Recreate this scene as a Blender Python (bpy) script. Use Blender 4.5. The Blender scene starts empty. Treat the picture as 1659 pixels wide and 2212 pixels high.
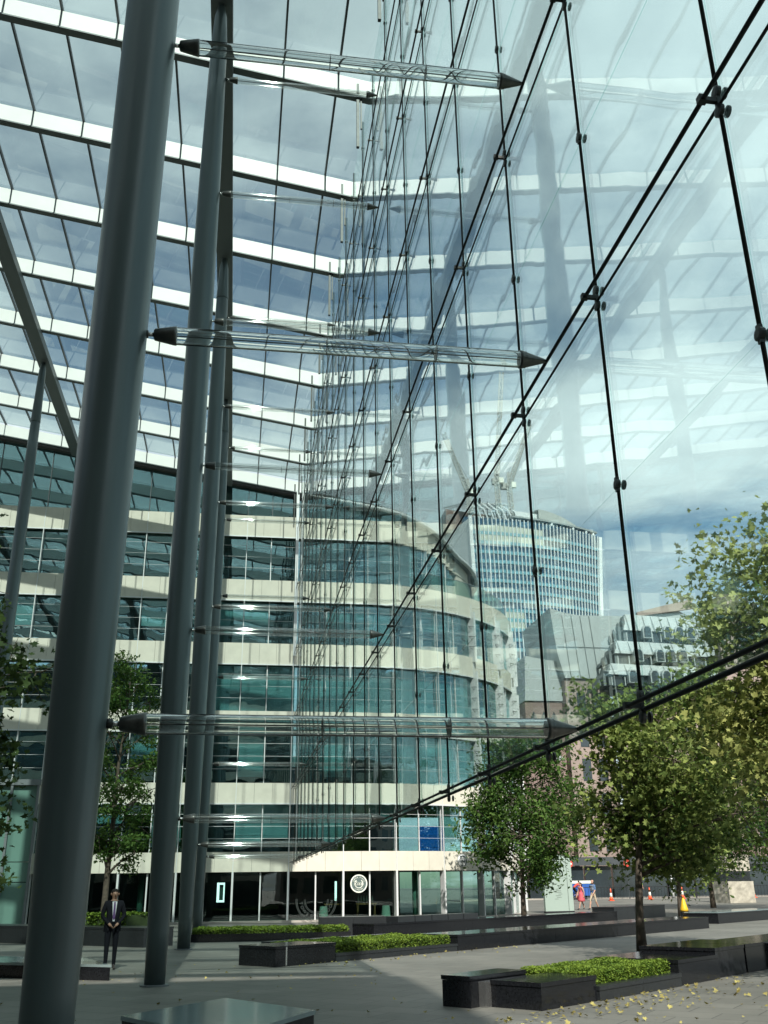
import bpy, math, random
from mathutils import Vector, Matrix, Euler
R_=math.radians
S=bpy.context.scene
COL=S.collection
random.seed(7)
# ------------------------------------------------------------------ camera
cam=bpy.data.cameras.new('camera'); co=bpy.data.objects.new('camera',cam); COL.objects.link(co)
cam.sensor_fit='HORIZONTAL'; cam.sensor_width=36; cam.lens=2057.36/1659*36
cam.clip_start=.05; cam.clip_end=4000
co.matrix_world=Matrix(((0.98902789,-0.04313671,-0.14129066,0),(-0.1472518,-0.36466607,-0.91942132,0),(-0.0118631,0.93013864,-0.36701687,1.6),(0,0,0,1)))
S.camera=co
# ------------------------------------------------------------------ world, sun, exposure
SUN_EL=43
w=bpy.data.worlds.new('World'); S.world=w; w.use_nodes=True
nt=w.node_tree; N=nt.nodes; L=nt.links; N.clear()
def wn(t,**k):
    n=N.new(t)
    for a,b in k.items(): setattr(n,a,b)
    return n
sky=wn('ShaderNodeTexSky',sky_type='NISHITA',sun_disc=False); sky.sun_elevation=R_(SUN_EL); sky.sun_rotation=math.pi
sky.air_density=1.0; sky.dust_density=1.0; sky.ozone_density=1.0
bg1=wn('ShaderNodeBackground'); bg1.inputs[1].default_value=.10; tn=wn('ShaderNodeMixRGB',blend_type='MULTIPLY'); tn.inputs[0].default_value=1; tn.inputs[2].default_value=(.82,1.03,1.0,1); L.new(sky.outputs[0],tn.inputs[1]); L.new(tn.outputs[0],bg1.inputs[0])
tc=wn('ShaderNodeTexCoord'); sp=wn('ShaderNodeSeparateXYZ'); L.new(tc.outputs['Generated'],sp.inputs[0])
def wm(op,a,b):
    n=wn('ShaderNodeMath',operation=op)
    for i,x in enumerate((a,b)):
        if isinstance(x,(int,float)): n.inputs[i].default_value=x
        else: L.new(x,n.inputs[i])
    return n.outputs[0]
zc=wm('ADD',wm('MAXIMUM',sp.outputs[2],0.0),.16)
cb=wn('ShaderNodeCombineXYZ'); L.new(wm('DIVIDE',sp.outputs[0],zc),cb.inputs[0]); L.new(wm('DIVIDE',sp.outputs[1],zc),cb.inputs[1]); cb.inputs[2].default_value=23.7
n1=wn('ShaderNodeTexNoise'); n1.inputs['Scale'].default_value=1.15; n1.inputs['Detail'].default_value=9; n1.inputs['Roughness'].default_value=.56; n1.inputs['Distortion'].default_value=.25; L.new(cb.outputs[0],n1.inputs['Vector'])
r1=wn('ShaderNodeValToRGB'); r1.color_ramp.elements[0].position=.368; r1.color_ramp.elements[1].position=.515; L.new(n1.outputs[0],r1.inputs[0])
n2=wn('ShaderNodeTexNoise'); n2.inputs['Scale'].default_value=2.1; n2.inputs['Detail'].default_value=7; n2.inputs['Roughness'].default_value=.55; L.new(cb.outputs[0],n2.inputs['Vector'])
r2=wn('ShaderNodeValToRGB'); e=r2.color_ramp.elements; e[0].position=.3; e[0].color=(.46,.55,.60,1); e[1].position=.66; e[1].color=(.98,1.08,1.09,1); L.new(n2.outputs[0],r2.inputs[0])
bg2=wn('ShaderNodeBackground'); bg2.inputs[1].default_value=.92; L.new(r2.outputs[0],bg2.inputs[0])
mx=wn('ShaderNodeMixShader'); L.new(r1.outputs[0],mx.inputs[0]); L.new(bg1.outputs[0],mx.inputs[1]); L.new(bg2.outputs[0],mx.inputs[2])
wo=wn('ShaderNodeOutputWorld'); L.new(mx.outputs[0],wo.inputs[0])
sl=bpy.data.lights.new('sun','SUN'); sl.energy=5.0; sl.angle=R_(.5); sl.color=(1,.955,.88)
so=bpy.data.objects.new('sun',sl); COL.objects.link(so)
so.rotation_euler=Vector((-.003,math.cos(R_(SUN_EL)),-math.sin(R_(SUN_EL)))).to_track_quat('-Z','Y').to_euler(); so.location=(0,-60,80)
vs=S.view_settings; vs.view_transform='Standard'; vs.look='None'; vs.exposure=.38; vs.gamma=1; vs.use_curve_mapping=False
S.render.engine='CYCLES'; cy=S.cycles
cy.use_denoising=True; cy.denoiser='OPENIMAGEDENOISE'
cy.max_bounces=12; cy.diffuse_bounces=3; cy.glossy_bounces=4; cy.transmission_bounces=10; cy.transparent_max_bounces=40
cy.sample_clamp_indirect=6; cy.caustics_reflective=False; cy.caustics_refractive=False
# ------------------------------------------------------------------ helpers
class MB:
    def __init__(s): s.v=[]; s.f=[]; s.m=[]
    def add(s,vs,fs,mi=0):
        b=len(s.v); s.v+= [tuple(p) for p in vs]; s.f+=[tuple(i+b for i in f) for f in fs]; s.m+=[mi]*len(fs); return s
    def box(s,x0,x1,y0,y1,z0,z1,mi=0):
        return s.add([(x0,y0,z0),(x1,y0,z0),(x1,y1,z0),(x0,y1,z0),(x0,y0,z1),(x1,y0,z1),(x1,y1,z1),(x0,y1,z1)],
            [(0,3,2,1),(4,5,6,7),(0,1,5,4),(1,2,6,5),(2,3,7,6),(3,0,4,7)],mi)
    def prism(s,poly,z0,z1,mi=0):
        n=len(poly); f0=z0 if callable(z0) else (lambda x,y:z0); f1=z1 if callable(z1) else (lambda x,y:z1)
        vs=[(x,y,f0(x,y)) for x,y in poly]+[(x,y,f1(x,y)) for x,y in poly]
        fs=[tuple(range(n-1,-1,-1)),tuple(range(n,2*n))]+[(i,(i+1)%n,(i+1)%n+n,i+n) for i in range(n)]
        return s.add(vs,fs,mi)
    def tube(s,p0,p1,r0,r1=None,n=8,mi=0,cap=True):
        r1=r0 if r1 is None else r1
        p0=Vector(p0);p1=Vector(p1);d=(p1-p0).normalized(); a=d.orthogonal().normalized(); b=d.cross(a)
        vs=[]
        for p,r in ((p0,r0),(p1,r1)):
            for i in range(n):
                t=2*math.pi*i/n; vs.append(p+a*math.cos(t)*r+b*math.sin(t)*r)
        fs=[(i,(i+1)%n,(i+1)%n+n,i+n) for i in range(n)]
        if cap: fs+=[tuple(range(n-1,-1,-1)),tuple(range(n,2*n))]
        return s.add(vs,fs,mi)
    def path(s,pts,r,n=8,mi=0):
        pts=[Vector(p) for p in pts]; k=len(pts); vs=[];fs=[]
        rr=r if isinstance(r,(list,tuple)) else [r]*k
        ref=None
        for i,p in enumerate(pts):
            d=(pts[min(i+1,k-1)]-pts[max(i-1,0)]).normalized()
            a=d.orthogonal().normalized() if ref is None else (ref-d*ref.dot(d)).normalized()
            ref=a; b=d.cross(a)
            for j in range(n):
                t=2*math.pi*j/n; vs.append(p+a*math.cos(t)*rr[i]+b*math.sin(t)*rr[i])
        for i in range(k-1):
            for j in range(n): fs.append((i*n+j,i*n+(j+1)%n,(i+1)*n+(j+1)%n,(i+1)*n+j))
        fs+=[tuple(range(n-1,-1,-1)),tuple(range((k-1)*n,k*n))]
        return s.add(vs,fs,mi)
    def lathe(s,prof,n=24,o=(0,0,0),mi=0,axis='z'):
        vs=[];fs=[]
        for r,z in prof:
            for i in range(n):
                t=2*math.pi*i/n; c,q=r*math.cos(t),r*math.sin(t)
                vs.append((o[0]+c,o[1]+q,o[2]+z) if axis=='z' else ((o[0]+z,o[1]+c,o[2]+q) if axis=='x' else (o[0]+q,o[1]+z,o[2]+c)))
        for k in range(len(prof)-1):
            for i in range(n): fs.append((k*n+i,k*n+(i+1)%n,(k+1)*n+(i+1)%n,(k+1)*n+i))
        fs+=[tuple(range(n-1,-1,-1)),tuple(range((len(prof)-1)*n,len(prof)*n))]
        return s.add(vs,fs,mi)
    def ell(s,c,r,n=12,m=8,mi=0):
        pr=[]
        for k in range(1,m): t=math.pi*k/m; pr.append((math.sin(t),-math.cos(t)))
        b=MB().lathe(pr,n); return s.add([(c[0]+x*r[0],c[1]+y*r[1],c[2]+z*r[2]) for x,y,z in b.v],b.f,mi)
    def mesh(s,name,mats,smooth=False):
        me=bpy.data.meshes.new(name); me.from_pydata(s.v,[],s.f)
        for m in (mats if isinstance(mats,(list,tuple)) else [mats]): me.materials.append(m)
        if any(s.m): me.polygons.foreach_set('material_index',s.m)
        if smooth: me.polygons.foreach_set('use_smooth',[True]*len(me.polygons))
        me.update(); return me
    def build(s,name,mats,parent=None,smooth=False,loc=(0,0,0),rz=0):
        return ob(name,s.mesh(name,mats,smooth),parent,loc,rz)
def ob(name,me,parent=None,loc=(0,0,0),rz=0):
    o=bpy.data.objects.new(name,me); COL.objects.link(o); o.location=loc
    if rz: o.rotation_euler=(0,0,rz)
    if parent: o.parent=parent
    return o
def tag(o,label=None,cat=None,group=None,kind=None):
    if label: o['label']=label
    if cat: o['category']=cat
    if group: o['group']=group
    if kind: o['kind']=kind
    return o
def thing(name,label,cat,loc=(0,0,0),rz=0,group=None): return tag(ob(name,None,None,loc,rz),label,cat,group,'thing')
def copy_tree(o,parent=None):
    c=o.copy(); COL.objects.link(c); c.parent=parent
    for ch in list(o.children): copy_tree(ch,c)
    return c
# ------------------------------------------------------------------ materials
def nodes(name):
    m=bpy.data.materials.new(name); m.use_nodes=True; t=m.node_tree; t.nodes.clear(); return m,t
def lk(t,a,b): t.links.new(a,b)
def pm(name,col,rough=.5,metal=0,var=.12,scale=3.0,bump=0,spec=.5,coat=0,vscale=None):
    m,t=nodes(name); n=t.nodes
    o=n.new('ShaderNodeOutputMaterial'); p=n.new('ShaderNodeBsdfPrincipled'); lk(t,p.outputs[0],o.inputs[0])
    p.inputs['Roughness'].default_value=rough; p.inputs['Metallic'].default_value=metal; p.inputs['Specular IOR Level'].default_value=spec; p.inputs['Coat Weight'].default_value=coat
    g=n.new('ShaderNodeNewGeometry'); no=n.new('ShaderNodeTexNoise'); no.inputs['Scale'].default_value=scale; no.inputs['Detail'].default_value=6; no.inputs['Roughness'].default_value=.6
    if vscale:
        mp=n.new('ShaderNodeMapping'); mp.inputs['Scale'].default_value=vscale; lk(t,g.outputs['Position'],mp.inputs[0]); lk(t,mp.outputs[0],no.inputs['Vector'])
    else: lk(t,g.outputs['Position'],no.inputs['Vector'])
    r=n.new('ShaderNodeValToRGB'); a=r.color_ramp.elements
    a[0].position=.3;a[1].position=.7
    a[0].color=tuple(c*(1-var) for c in col)+(1,); a[1].color=tuple(min(1,c*(1+var)) for c in col)+(1,)
    lk(t,no.outputs[0],r.inputs[0]); lk(t,r.outputs[0],p.inputs['Base Color'])
    if bump:
        b=n.new('ShaderNodeBump'); b.inputs['Distance'].default_value=bump; lk(t,no.outputs[0],b.inputs['Height']); lk(t,b.outputs[0],p.inputs['Normal'])
    return m
def glass(name,tint,f0,wave=0,wscale=.9,rough=0.0,haze=0,hazecol=(.8,.85,.85),col=(1,1,1)):
    m,t=nodes(name); n=t.nodes
    o=n.new('ShaderNodeOutputMaterial'); mix=n.new('ShaderNodeMixShader'); lk(t,mix.outputs[0],o.inputs[0])
    tr=n.new('ShaderNodeBsdfTransparent'); tr.inputs[0].default_value=tuple(tint)+(1,)
    gl=n.new('ShaderNodeBsdfGlossy'); gl.inputs['Roughness'].default_value=rough; gl.inputs['Color'].default_value=tuple(col)+(1,)
    lw=n.new('ShaderNodeLayerWeight')
    pw=n.new('ShaderNodeMath'); pw.operation='POWER'; pw.inputs[1].default_value=5; lk(t,lw.outputs['Facing'],pw.inputs[0])
    ma=n.new('ShaderNodeMath'); ma.operation='MULTIPLY_ADD'; ma.inputs[1].default_value=1-f0; ma.inputs[2].default_value=f0; lk(t,pw.outputs[0],ma.inputs[0])
    lk(t,ma.outputs[0],mix.inputs[0]); lk(t,gl.outputs[0],mix.inputs[2])
    if haze:
        m2=n.new('ShaderNodeMixShader'); m2.inputs[0].default_value=haze
        d=n.new('ShaderNodeBsdfDiffuse'); d.inputs[0].default_value=tuple(hazecol)+(1,); tl=n.new('ShaderNodeBsdfTranslucent'); tl.inputs[0].default_value=tuple(hazecol)+(1,)
        m3=n.new('ShaderNodeMixShader'); lk(t,d.outputs[0],m3.inputs[1]); lk(t,tl.outputs[0],m3.inputs[2])
        lk(t,tr.outputs[0],m2.inputs[1]); lk(t,m3.outputs[0],m2.inputs[2]); lk(t,m2.outputs[0],mix.inputs[1])
    else: lk(t,tr.outputs[0],mix.inputs[1])
    if wave:
        g=n.new('ShaderNodeNewGeometry'); no=n.new('ShaderNodeTexNoise'); no.inputs['Scale'].default_value=wscale; no.inputs['Detail'].default_value=1.5
        lk(t,g.outputs['Position'],no.inputs['Vector']); b=n.new('ShaderNodeBump'); b.inputs['Distance'].default_value=wave; lk(t,no.outputs[0],b.inputs['Height']); lk(t,b.outputs[0],gl.inputs['Normal'])
    return m
def leafmat(name,c1,c2,tr=.35,scale=1.2):
    m,t=nodes(name); n=t.nodes
    o=n.new('ShaderNodeOutputMaterial'); mix=n.new('ShaderNodeMixShader'); mix.inputs[0].default_value=tr; lk(t,mix.outputs[0],o.inputs[0])
    p=n.new('ShaderNodeBsdfPrincipled'); p.inputs['Roughness'].default_value=.6; p.inputs['Specular IOR Level'].default_value=.18
    tl=n.new('ShaderNodeBsdfTranslucent')
    g=n.new('ShaderNodeNewGeometry'); no=n.new('ShaderNodeTexNoise'); no.inputs['Scale'].default_value=scale; no.inputs['Detail'].default_value=3; lk(t,g.outputs['Position'],no.inputs['Vector'])
    ad=n.new('ShaderNodeMath'); ad.operation='ADD'; mu=n.new('ShaderNodeMath'); mu.operation='MULTIPLY'; mu.inputs[1].default_value=.45; lk(t,g.outputs['Random Per Island'],mu.inputs[0])
    lk(t,no.outputs[0],ad.inputs[0]); lk(t,mu.outputs[0],ad.inputs[1])
    r=n.new('ShaderNodeValToRGB'); a=r.color_ramp.elements; a[0].position=.45; a[1].position=.95; a[0].color=tuple(c1)+(1,); a[1].color=tuple(c2)+(1,)
    lk(t,ad.outputs[0],r.inputs[0]); lk(t,r.outputs[0],p.inputs['Base Color']); lk(t,r.outputs[0],tl.inputs[0])
    lk(t,p.outputs[0],mix.inputs[1]); lk(t,tl.outputs[0],mix.inputs[2]); return m
def emis(name,col,st):
    m,t=nodes(name); e=t.nodes.new('ShaderNodeEmission'); e.inputs[0].default_value=tuple(col)+(1,); e.inputs[1].default_value=st
    o=t.nodes.new('ShaderNodeOutputMaterial'); lk(t,e.outputs[0],o.inputs[0]); return m
M=dict(
 steel=pm('column_paint',(.088,.115,.116),.33,.2,.14,1.6,spec=.5,vscale=(2.2,2.2,.22)),
 girder=pm('girder_paint',(.15,.17,.175),.5,.1,.06,1),
 white=pm('white_paint',(.80,.80,.77),.45,0,.03,2),
 offwhite=pm('white_metal',(.66,.68,.67),.4,.1,.04,2),
 dark=pm('dark_steel',(.028,.032,.03),.42,.5,.3,8),
 cone=pm('cone_steel',(.11,.112,.105),.33,.75,.25,9),
 chrome=pm('bright_steel',(.55,.56,.55),.22,.9,.08,9),
 mull=pm('dark_mullion',(.06,.068,.072),.5,.2,.1,4),
 stone=pm('limestone',(.62,.595,.50),.75,0,.07,1.6,.002),
 soffit=pm('soffit',(.10,.105,.10),.8,0,.1,2),
 wallglass=glass('wall_glass',(.885,.968,.955),.068,.0042,.75,haze=.022,hazecol=(.75,.9,.86)),
 roofglass=glass('roof_glass',(.79,.86,.85),.05,.002,.5,haze=.05),
 winglass=glass('window_glass',(.61,.81,.81),.25,.006,.7,col=(.72,.96,1.0)),
 shopglass=glass('shop_glass',(.62,.76,.72),.045,.003,.7),
 tubeglass=None, tubefar=glass('tube_glass_far',(.955,.965,.96),.10,0,1,.03,haze=.012,hazecol=(.9,.92,.9)),
 interior=pm('interior',(.075,.085,.08),.8,0,.2,.6),
 carpet=pm('carpet',(.10,.10,.10),.9,0,.2,.6),
 blind=pm('blind',(.80,.84,.82),.7,0,.1,1,vscale=(.4,.4,9)),
 granite=pm('black_granite',(.010,.011,.013),.14,0,.5,30,spec=.32),
 granite2=pm('dark_granite',(.020,.023,.025),.28,0,.35,25,spec=.35),
 pave=None,
 asphalt=pm('asphalt',(.05,.05,.052),.9,0,.2,6),
 bark=pm('bark',(.085,.068,.05),.9,0,.4,9,.01),
 zinc=pm('zinc',(.36,.39,.385),.45,.25,.10,.5,vscale=(1,1,.25)),
 zincdark=pm('zinc_dark',(.13,.15,.15),.5,.3,.1,1),  # darker zinc tone for seams and rake fins
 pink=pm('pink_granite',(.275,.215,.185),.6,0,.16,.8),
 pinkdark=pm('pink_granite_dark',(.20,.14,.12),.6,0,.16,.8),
 farglass=pm('far_glass',(.03,.09,.16),.15,.0,.5,.05,spec=.7),
 farwin=pm('far_window',(.025,.035,.04),.1,0,.4,.3,spec=.8),
 fpanel=pm('far_panel',(.17,.38,.46),.35,.1,.12,.05),
 fblind=pm('far_blind',(.48,.52,.45),.6,0,.12,.06),
 fin=pm('fin_white',(.72,.76,.76),.4,0,.04,.1),
 crane=pm('crane_paint',(.40,.42,.40),.5,0,.1,.3),
 hedge=leafmat('hedge_leaf',(.045,.095,.012),(.20,.29,.04),.25,2.2),
 hedgecore=pm('hedge_core',(.03,.05,.012),.9,0,.3,8),
 leafG=leafmat('leaf_green',(.025,.075,.015),(.11,.19,.04),.35),
 leafY=leafmat('leaf_yellow',(.055,.10,.02),(.44,.46,.15),.32,.6),
 leafM=leafmat('leaf_mixed',(.038,.085,.018),(.27,.33,.09),.32,.6),
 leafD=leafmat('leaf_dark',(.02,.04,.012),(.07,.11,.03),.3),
 fallen=leafmat('leaf_fallen',(.16,.13,.04),(.40,.36,.12),.1),
 glasstop=pm('frosted_glass_top',(.20,.26,.26),.12,0,.08,2,spec=.7),
 red=pm('red',(.55,.05,.03),.5), orange=pm('orange',(.75,.10,.03),.5), yellow=pm('yellow',(.75,.45,.02),.5),
 hiviz=pm('hi_vis',(.45,.85,.08),.6), blue=pm('blue',(.02,.09,.34),.5), black=pm('black',(.012,.012,.014),.5),
 print2=pm('etched_grey',(.035,.05,.045),.6), screenblue=pm('screen_blue',(.03,.22,.85),.5), wood=pm('wood',(.24,.11,.04),.5), teal=pm('teal_panel',(.13,.24,.20),.3,0,.06,.4),
 skin=pm('skin',(.48,.28,.20),.55), skin2=pm('skin_tan',(.20,.115,.075),.55), hair=pm('hair',(.012,.010,.009),.8,spec=.15),
 suit=pm('suit',(.006,.007,.010),.9,0,.2,6,spec=.12), shirt=pm('shirt',(.42,.44,.46),.7), tie=pm('tie',(.05,.02,.09),.5),
 dress=pm('dress',(.52,.09,.11),.7), bag=pm('bag',(.20,.02,.03),.5), polo=pm('polo_stripe',(.06,.13,.26),.7), khaki=pm('khaki',(.55,.46,.33),.8), shoe=pm('shoe',(.03,.025,.022),.5),
 totem=pm('totem_glass',(.33,.41,.36),.15,0,.06,.7,spec=.7), print=pm('print_grey',(.13,.16,.14),.6), signwhite=pm('sign_white',(.78,.80,.70),.5), signgrey=pm('sign_grey',(.10,.14,.13),.5),
 mstone=pm('monument_stone',(.40,.37,.30),.85,0,.25,3,.01),
 lightbox=emis('lightbox',(.85,1,.97),2.0),
 foot=pm('foot_pavement',(.36,.33,.29),.8,0,.1,.5),
)
def paving():
    m,t=nodes('paving'); n=t.nodes
    o=n.new('ShaderNodeOutputMaterial'); p=n.new('ShaderNodeBsdfPrincipled'); lk(t,p.outputs[0],o.inputs[0])
    g=n.new('ShaderNodeNewGeometry'); mp=n.new('ShaderNodeMapping'); mp.inputs['Rotation'].default_value=(0,0,R_(40)); lk(t,g.outputs['Position'],mp.inputs[0])
    br=n.new('ShaderNodeTexBrick'); br.inputs['Scale'].default_value=1; br.inputs['Brick Width'].default_value=.9; br.inputs['Row Height'].default_value=.6; br.inputs['Mortar Size'].default_value=.009
    br.inputs['Color1'].default_value=(.140,.140,.122,1); br.inputs['Color2'].default_value=(.168,.166,.144,1); br.inputs['Mortar'].default_value=(.06,.06,.055,1); lk(t,mp.outputs[0],br.inputs['Vector'])
    no=n.new('ShaderNodeTexNoise'); no.inputs['Scale'].default_value=.35; no.inputs['Detail'].default_value=8; no.inputs['Roughness'].default_value=.65; lk(t,g.outputs['Position'],no.inputs['Vector'])
    r=n.new('ShaderNodeValToRGB'); r.color_ramp.elements[0].color=(.60,.61,.60,1); r.color_ramp.elements[1].color=(1.1,1.1,1.1,1); r.color_ramp.elements[0].position=.3; r.color_ramp.elements[1].position=.7; lk(t,no.outputs[0],r.inputs[0])
    mu=n.new('ShaderNodeMixRGB'); mu.blend_type='MULTIPLY'; mu.inputs[0].default_value=1; lk(t,br.outputs[0],mu.inputs[1]); lk(t,r.outputs[0],mu.inputs[2]); lk(t,mu.outputs[0],p.inputs['Base Color'])
    p.inputs['Roughness'].default_value=.62
    n3=n.new('ShaderNodeTexNoise'); n3.inputs['Scale'].default_value=60; lk(t,g.outputs['Position'],n3.inputs['Vector']); b=n.new('ShaderNodeBump'); b.inputs['Distance'].default_value=.002; lk(t,n3.outputs[0],b.inputs['Height']); lk(t,b.outputs[0],p.inputs['Normal'])
    return m
M['pave']=paving()
def tubemat():
    m,t=nodes('tube_glass'); n=t.nodes; o=n.new('ShaderNodeOutputMaterial'); g=n.new('ShaderNodeBsdfRefraction'); g.inputs['Roughness'].default_value=0; g.inputs['IOR'].default_value=1.45; g.inputs['Color'].default_value=(.975,.985,.98,1)
    gl=n.new('ShaderNodeBsdfGlossy'); gl.inputs["Roughness"].default_value=.04; fr=n.new('ShaderNodeFresnel'); fr.inputs['IOR'].default_value=1.6
    mx=n.new('ShaderNodeMixShader'); lk(t,fr.outputs[0],mx.inputs[0]); lk(t,g.outputs[0],mx.inputs[1]); lk(t,gl.outputs[0],mx.inputs[2]); lk(t,mx.outputs[0],o.inputs[0]); return m
M['tubeglass']=tubemat()
# ------------------------------------------------------------------ ground
def gz(x,y):
    t=min(max((y-44)/42,0),1); return .42*t*t*(3-2*t)*min(max((x-12)/8,0),1)
g=MB()
xs=[-900,-200,-60]+[-30+4*i for i in range(33)]+[160,400,900]; ys=[-900,-200,-60,-20,0,20,36]+[40+3*i for i in range(18)]+[120,200,500,1500]
for y in ys:
    for x in xs: g.v.append((x,y,gz(x,y)))
nx=len(xs)
for j in range(len(ys)-1):
    for i in range(nx-1): g.f.append((j*nx+i,j*nx+i+1,(j+1)*nx+i+1,(j+1)*nx+i))
g.m=[0]*len(g.f)
tag(g.build('ground',M['pave'],smooth=True),kind='structure')
rd=MB()
for a,b in ((20,60),(60,130),(130,300)): rd.add([(a,89,gz(a,89)+.006),(b,89,gz(b,89)+.006),(b,99,gz(b,99)+.006),(a,99,gz(a,99)+.006)],[(0,1,2,3)])
tag(rd.build('road',M['asphalt']),kind='structure')
kb=MB().box(20,300,88.7,88.99,.3,.54); tag(kb.build('kerb',M['foot']),kind='structure')
# ------------------------------------------------------------------ atrium columns
COLY=[8.15,19.5,30.85,42.2]; XC=-1.3; XL=-10.1
def roofz(x): return 24.2-.16*x       # underside of the roof beams
shape=[(.185,0),(.20,.9),(.235,3),(.262,6),(.28,10),(.28,14),(.262,18),(.235,20.5),(.215,22.2)]
def column(x,y,label,grp):
    t=thing('steel_column',label,'column',(x,y,0),0,grp); top=roofz(x)-.35
    MB().lathe(shape,40).build('shaft',M['steel'],t,True)
    MB().lathe([(.215,22.203),(.225,22.25),(.16,top-.45),(.10,top-.12),(.10,top)],32).build('head',M['steel'],t,True)
    MB().lathe([(.26,0),(.26,.025),(.2,.03)],32).build('base_plate',M['girder'],t)
    return t
for i,y in enumerate(COLY):
    column(XC,y,['thick nearest grey steel column at the left, in shade','second grey steel column from the camera, beside the glass wall','third grey steel column from the camera along the glass wall','farthest grey steel column of the row along the glass wall'][i],'columns beside the glass wall')
    column(XL,y,['grey column of the left row, nearest the camera','grey column of the left row, second from the camera','grey column of the left row, third from the camera','slender grey column at the left edge under the roof girder'][i],'left row of columns')
# ------------------------------------------------------------------ atrium roof
roof=thing('atrium_roof','glazed atrium roof of white beams, dark glazing bars and clear panes','roof')
RX0,RX1=-40.0,3.30; HB=.74
BY=[22.0+4.46*k for k in range(-6,7)]+[53.05]
MX=[2.15-1.65*k for k in range(0,26)]
def slab(x0,x1,y0,y1,a,b):  # follows the roof pitch; a,b heights above beam underside
    return MB().add([(x0,y0,roofz(x0)+a),(x1,y0,roofz(x1)+a),(x1,y1,roofz(x1)+a),(x0,y1,roofz(x0)+a),(x0,y0,roofz(x0)+b),(x1,y0,roofz(x1)+b),(x1,y1,roofz(x1)+b),(x0,y1,roofz(x0)+b)],
        [(0,3,2,1),(4,5,6,7),(0,1,5,4),(1,2,6,5),(2,3,7,6),(3,0,4,7)])
for y in BY:
    b=slab(RX0,RX1,y-.04,y+.04,.05,HB).build('beam',M['white'],roof)
    slab(RX0,RX1,y-.13,y+.13,0,.048).build('flange',M['girder'],b)
    for x in MX:
        if x>-14 and y>17: slab(x-.022,x+.022,y-.06,y-.042,.06,HB-.01).build('stiffener',M['girder'],b)
for x in MX: slab(x-.03,x+.03,-8,53.3,HB+.003,HB+.16).build('glazing_bar',M['mull'],roof)
rest=MB()
allx=[RX1]+MX
for i in range(len(allx)-1):
    for j in range(len(BY)-1):
        s=slab(allx[i+1]+.03,allx[i]-.03,BY[j]+.01,BY[j+1]-.01,HB+.10,HB+.125)
        if allx[i]>-13 and BY[j]>8:
            s.build('pane',M['roofglass'],roof)
        else: rest.add(s.v,s.f)
tag(rest.build('distant_panes',M['roofglass'],roof),kind='stuff')
for x in (XC,XL,-19.0,-28.0): slab(x-.30,x+.30,-8,53.0,-.40,-.012).build('girder',M['girder'],roof)
for y in BY:
    if y>5:
        h=MB().box(2.70,2.78,y-.05,y+.05,21.9,roofz(2.74)+.55).build('hanger',M['dark'],roof)
        MB().box(2.82,2.86,y-.03,y+.03,22.6,roofz(2.74)+.62).build('hanger_rod',M['dark'],h)
# ------------------------------------------------------------------ cable-net glass wall
XG=3.10; XI=2.955; LV=[2.88+3.71*j for j in range(6)]; RY=[4.64+2.36*i for i in range(-2,21)]
wall=thing('glass_wall','tall suspended glass wall held by dark cables and rods','glass wall')
rowz=[2.88+1.855*j for j in range(12)]; ZT=24.35
for k,z in enumerate(rowz):
    z1=rowz[k+1] if k+1<len(rowz) else ZT
    for i in range(len(RY)-1):
        y0,y1=RY[i],RY[i+1]
        hy,hz=(y1-y0)/2-.006,(z1-z)/2-.006
        me=MB().box(-.009,.009,-hy,hy,-hz,hz).mesh('pane',M['wallglass']) if (i==0) else me
        p=ob('pane',me,wall,(XG,(y0+y1)/2,(z+z1)/2)); p.rotation_euler=(0,random.uniform(-.0018,.0018),random.uniform(-.002,.002))
for k,z in enumerate(LV):
    MB().tube((XI,RY[0]-1,z),(XI,53.2,z),.0185,n=8).build('cable',M['dark'],wall,True)
    MB().tube((XG-.028,RY[0]-1,z-.03),(XG-.028,53.2,z-.03),.0125 if k else .021,n=8).build('cable',M['dark'],wall,True)
for y in RY:
    MB().tube((XG-.03,y,2.86),(XG-.03,y,ZT),.0155,n=8).build('rod',M['dark'],wall,True)
c=MB(); c.lathe([(.026,-.02),(.048,-.014),(.048,.014),(.026,.02)],14,(-.036,0,.075),0,'x'); c.lathe([(.026,-.02),(.048,-.014),(.048,.014),(.026,.02)],14,(-.036,0,-.085),0,'x')
c.lathe([(.026,-.012),(.042,-.008),(.042,.008)],14,(.024,0,.075),0,'x'); c.lathe([(.026,-.012),(.042,-.008),(.042,.008)],14,(.024,0,-.085),0,'x')
c.box(-.17,-.02,-.016,.016,-.018,.018); c.box(-.180,-.120,-.026,.026,-.026,.026); c.box(-.05,-.02,-.02,.02,-.12,.11)
mc=c.mesh('clamp',M['dark'])
c=MB(); c.lathe([(.026,-.022),(.046,-.016),(.046,.016),(.026,.022)],14,(-.036,0,0),0,'x'); c.lathe([(.026,-.012),(.042,-.008),(.042,.008)],14,(.024,0,0),0,'x'); c.box(-.05,-.02,-.018,.018,-.065,.065)
md=c.mesh('disc_clamp',M['dark'])
for y in RY:
    for k,z in enumerate(rowz):
        ob('clamp' if k%2==0 else 'disc_clamp',mc if k%2==0 else md,wall,(XG,y,z))
MB().box(2.86,3.02,52.86,53.02,13.8,23.9).build('end_post',M['offwhite'],wall)
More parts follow.
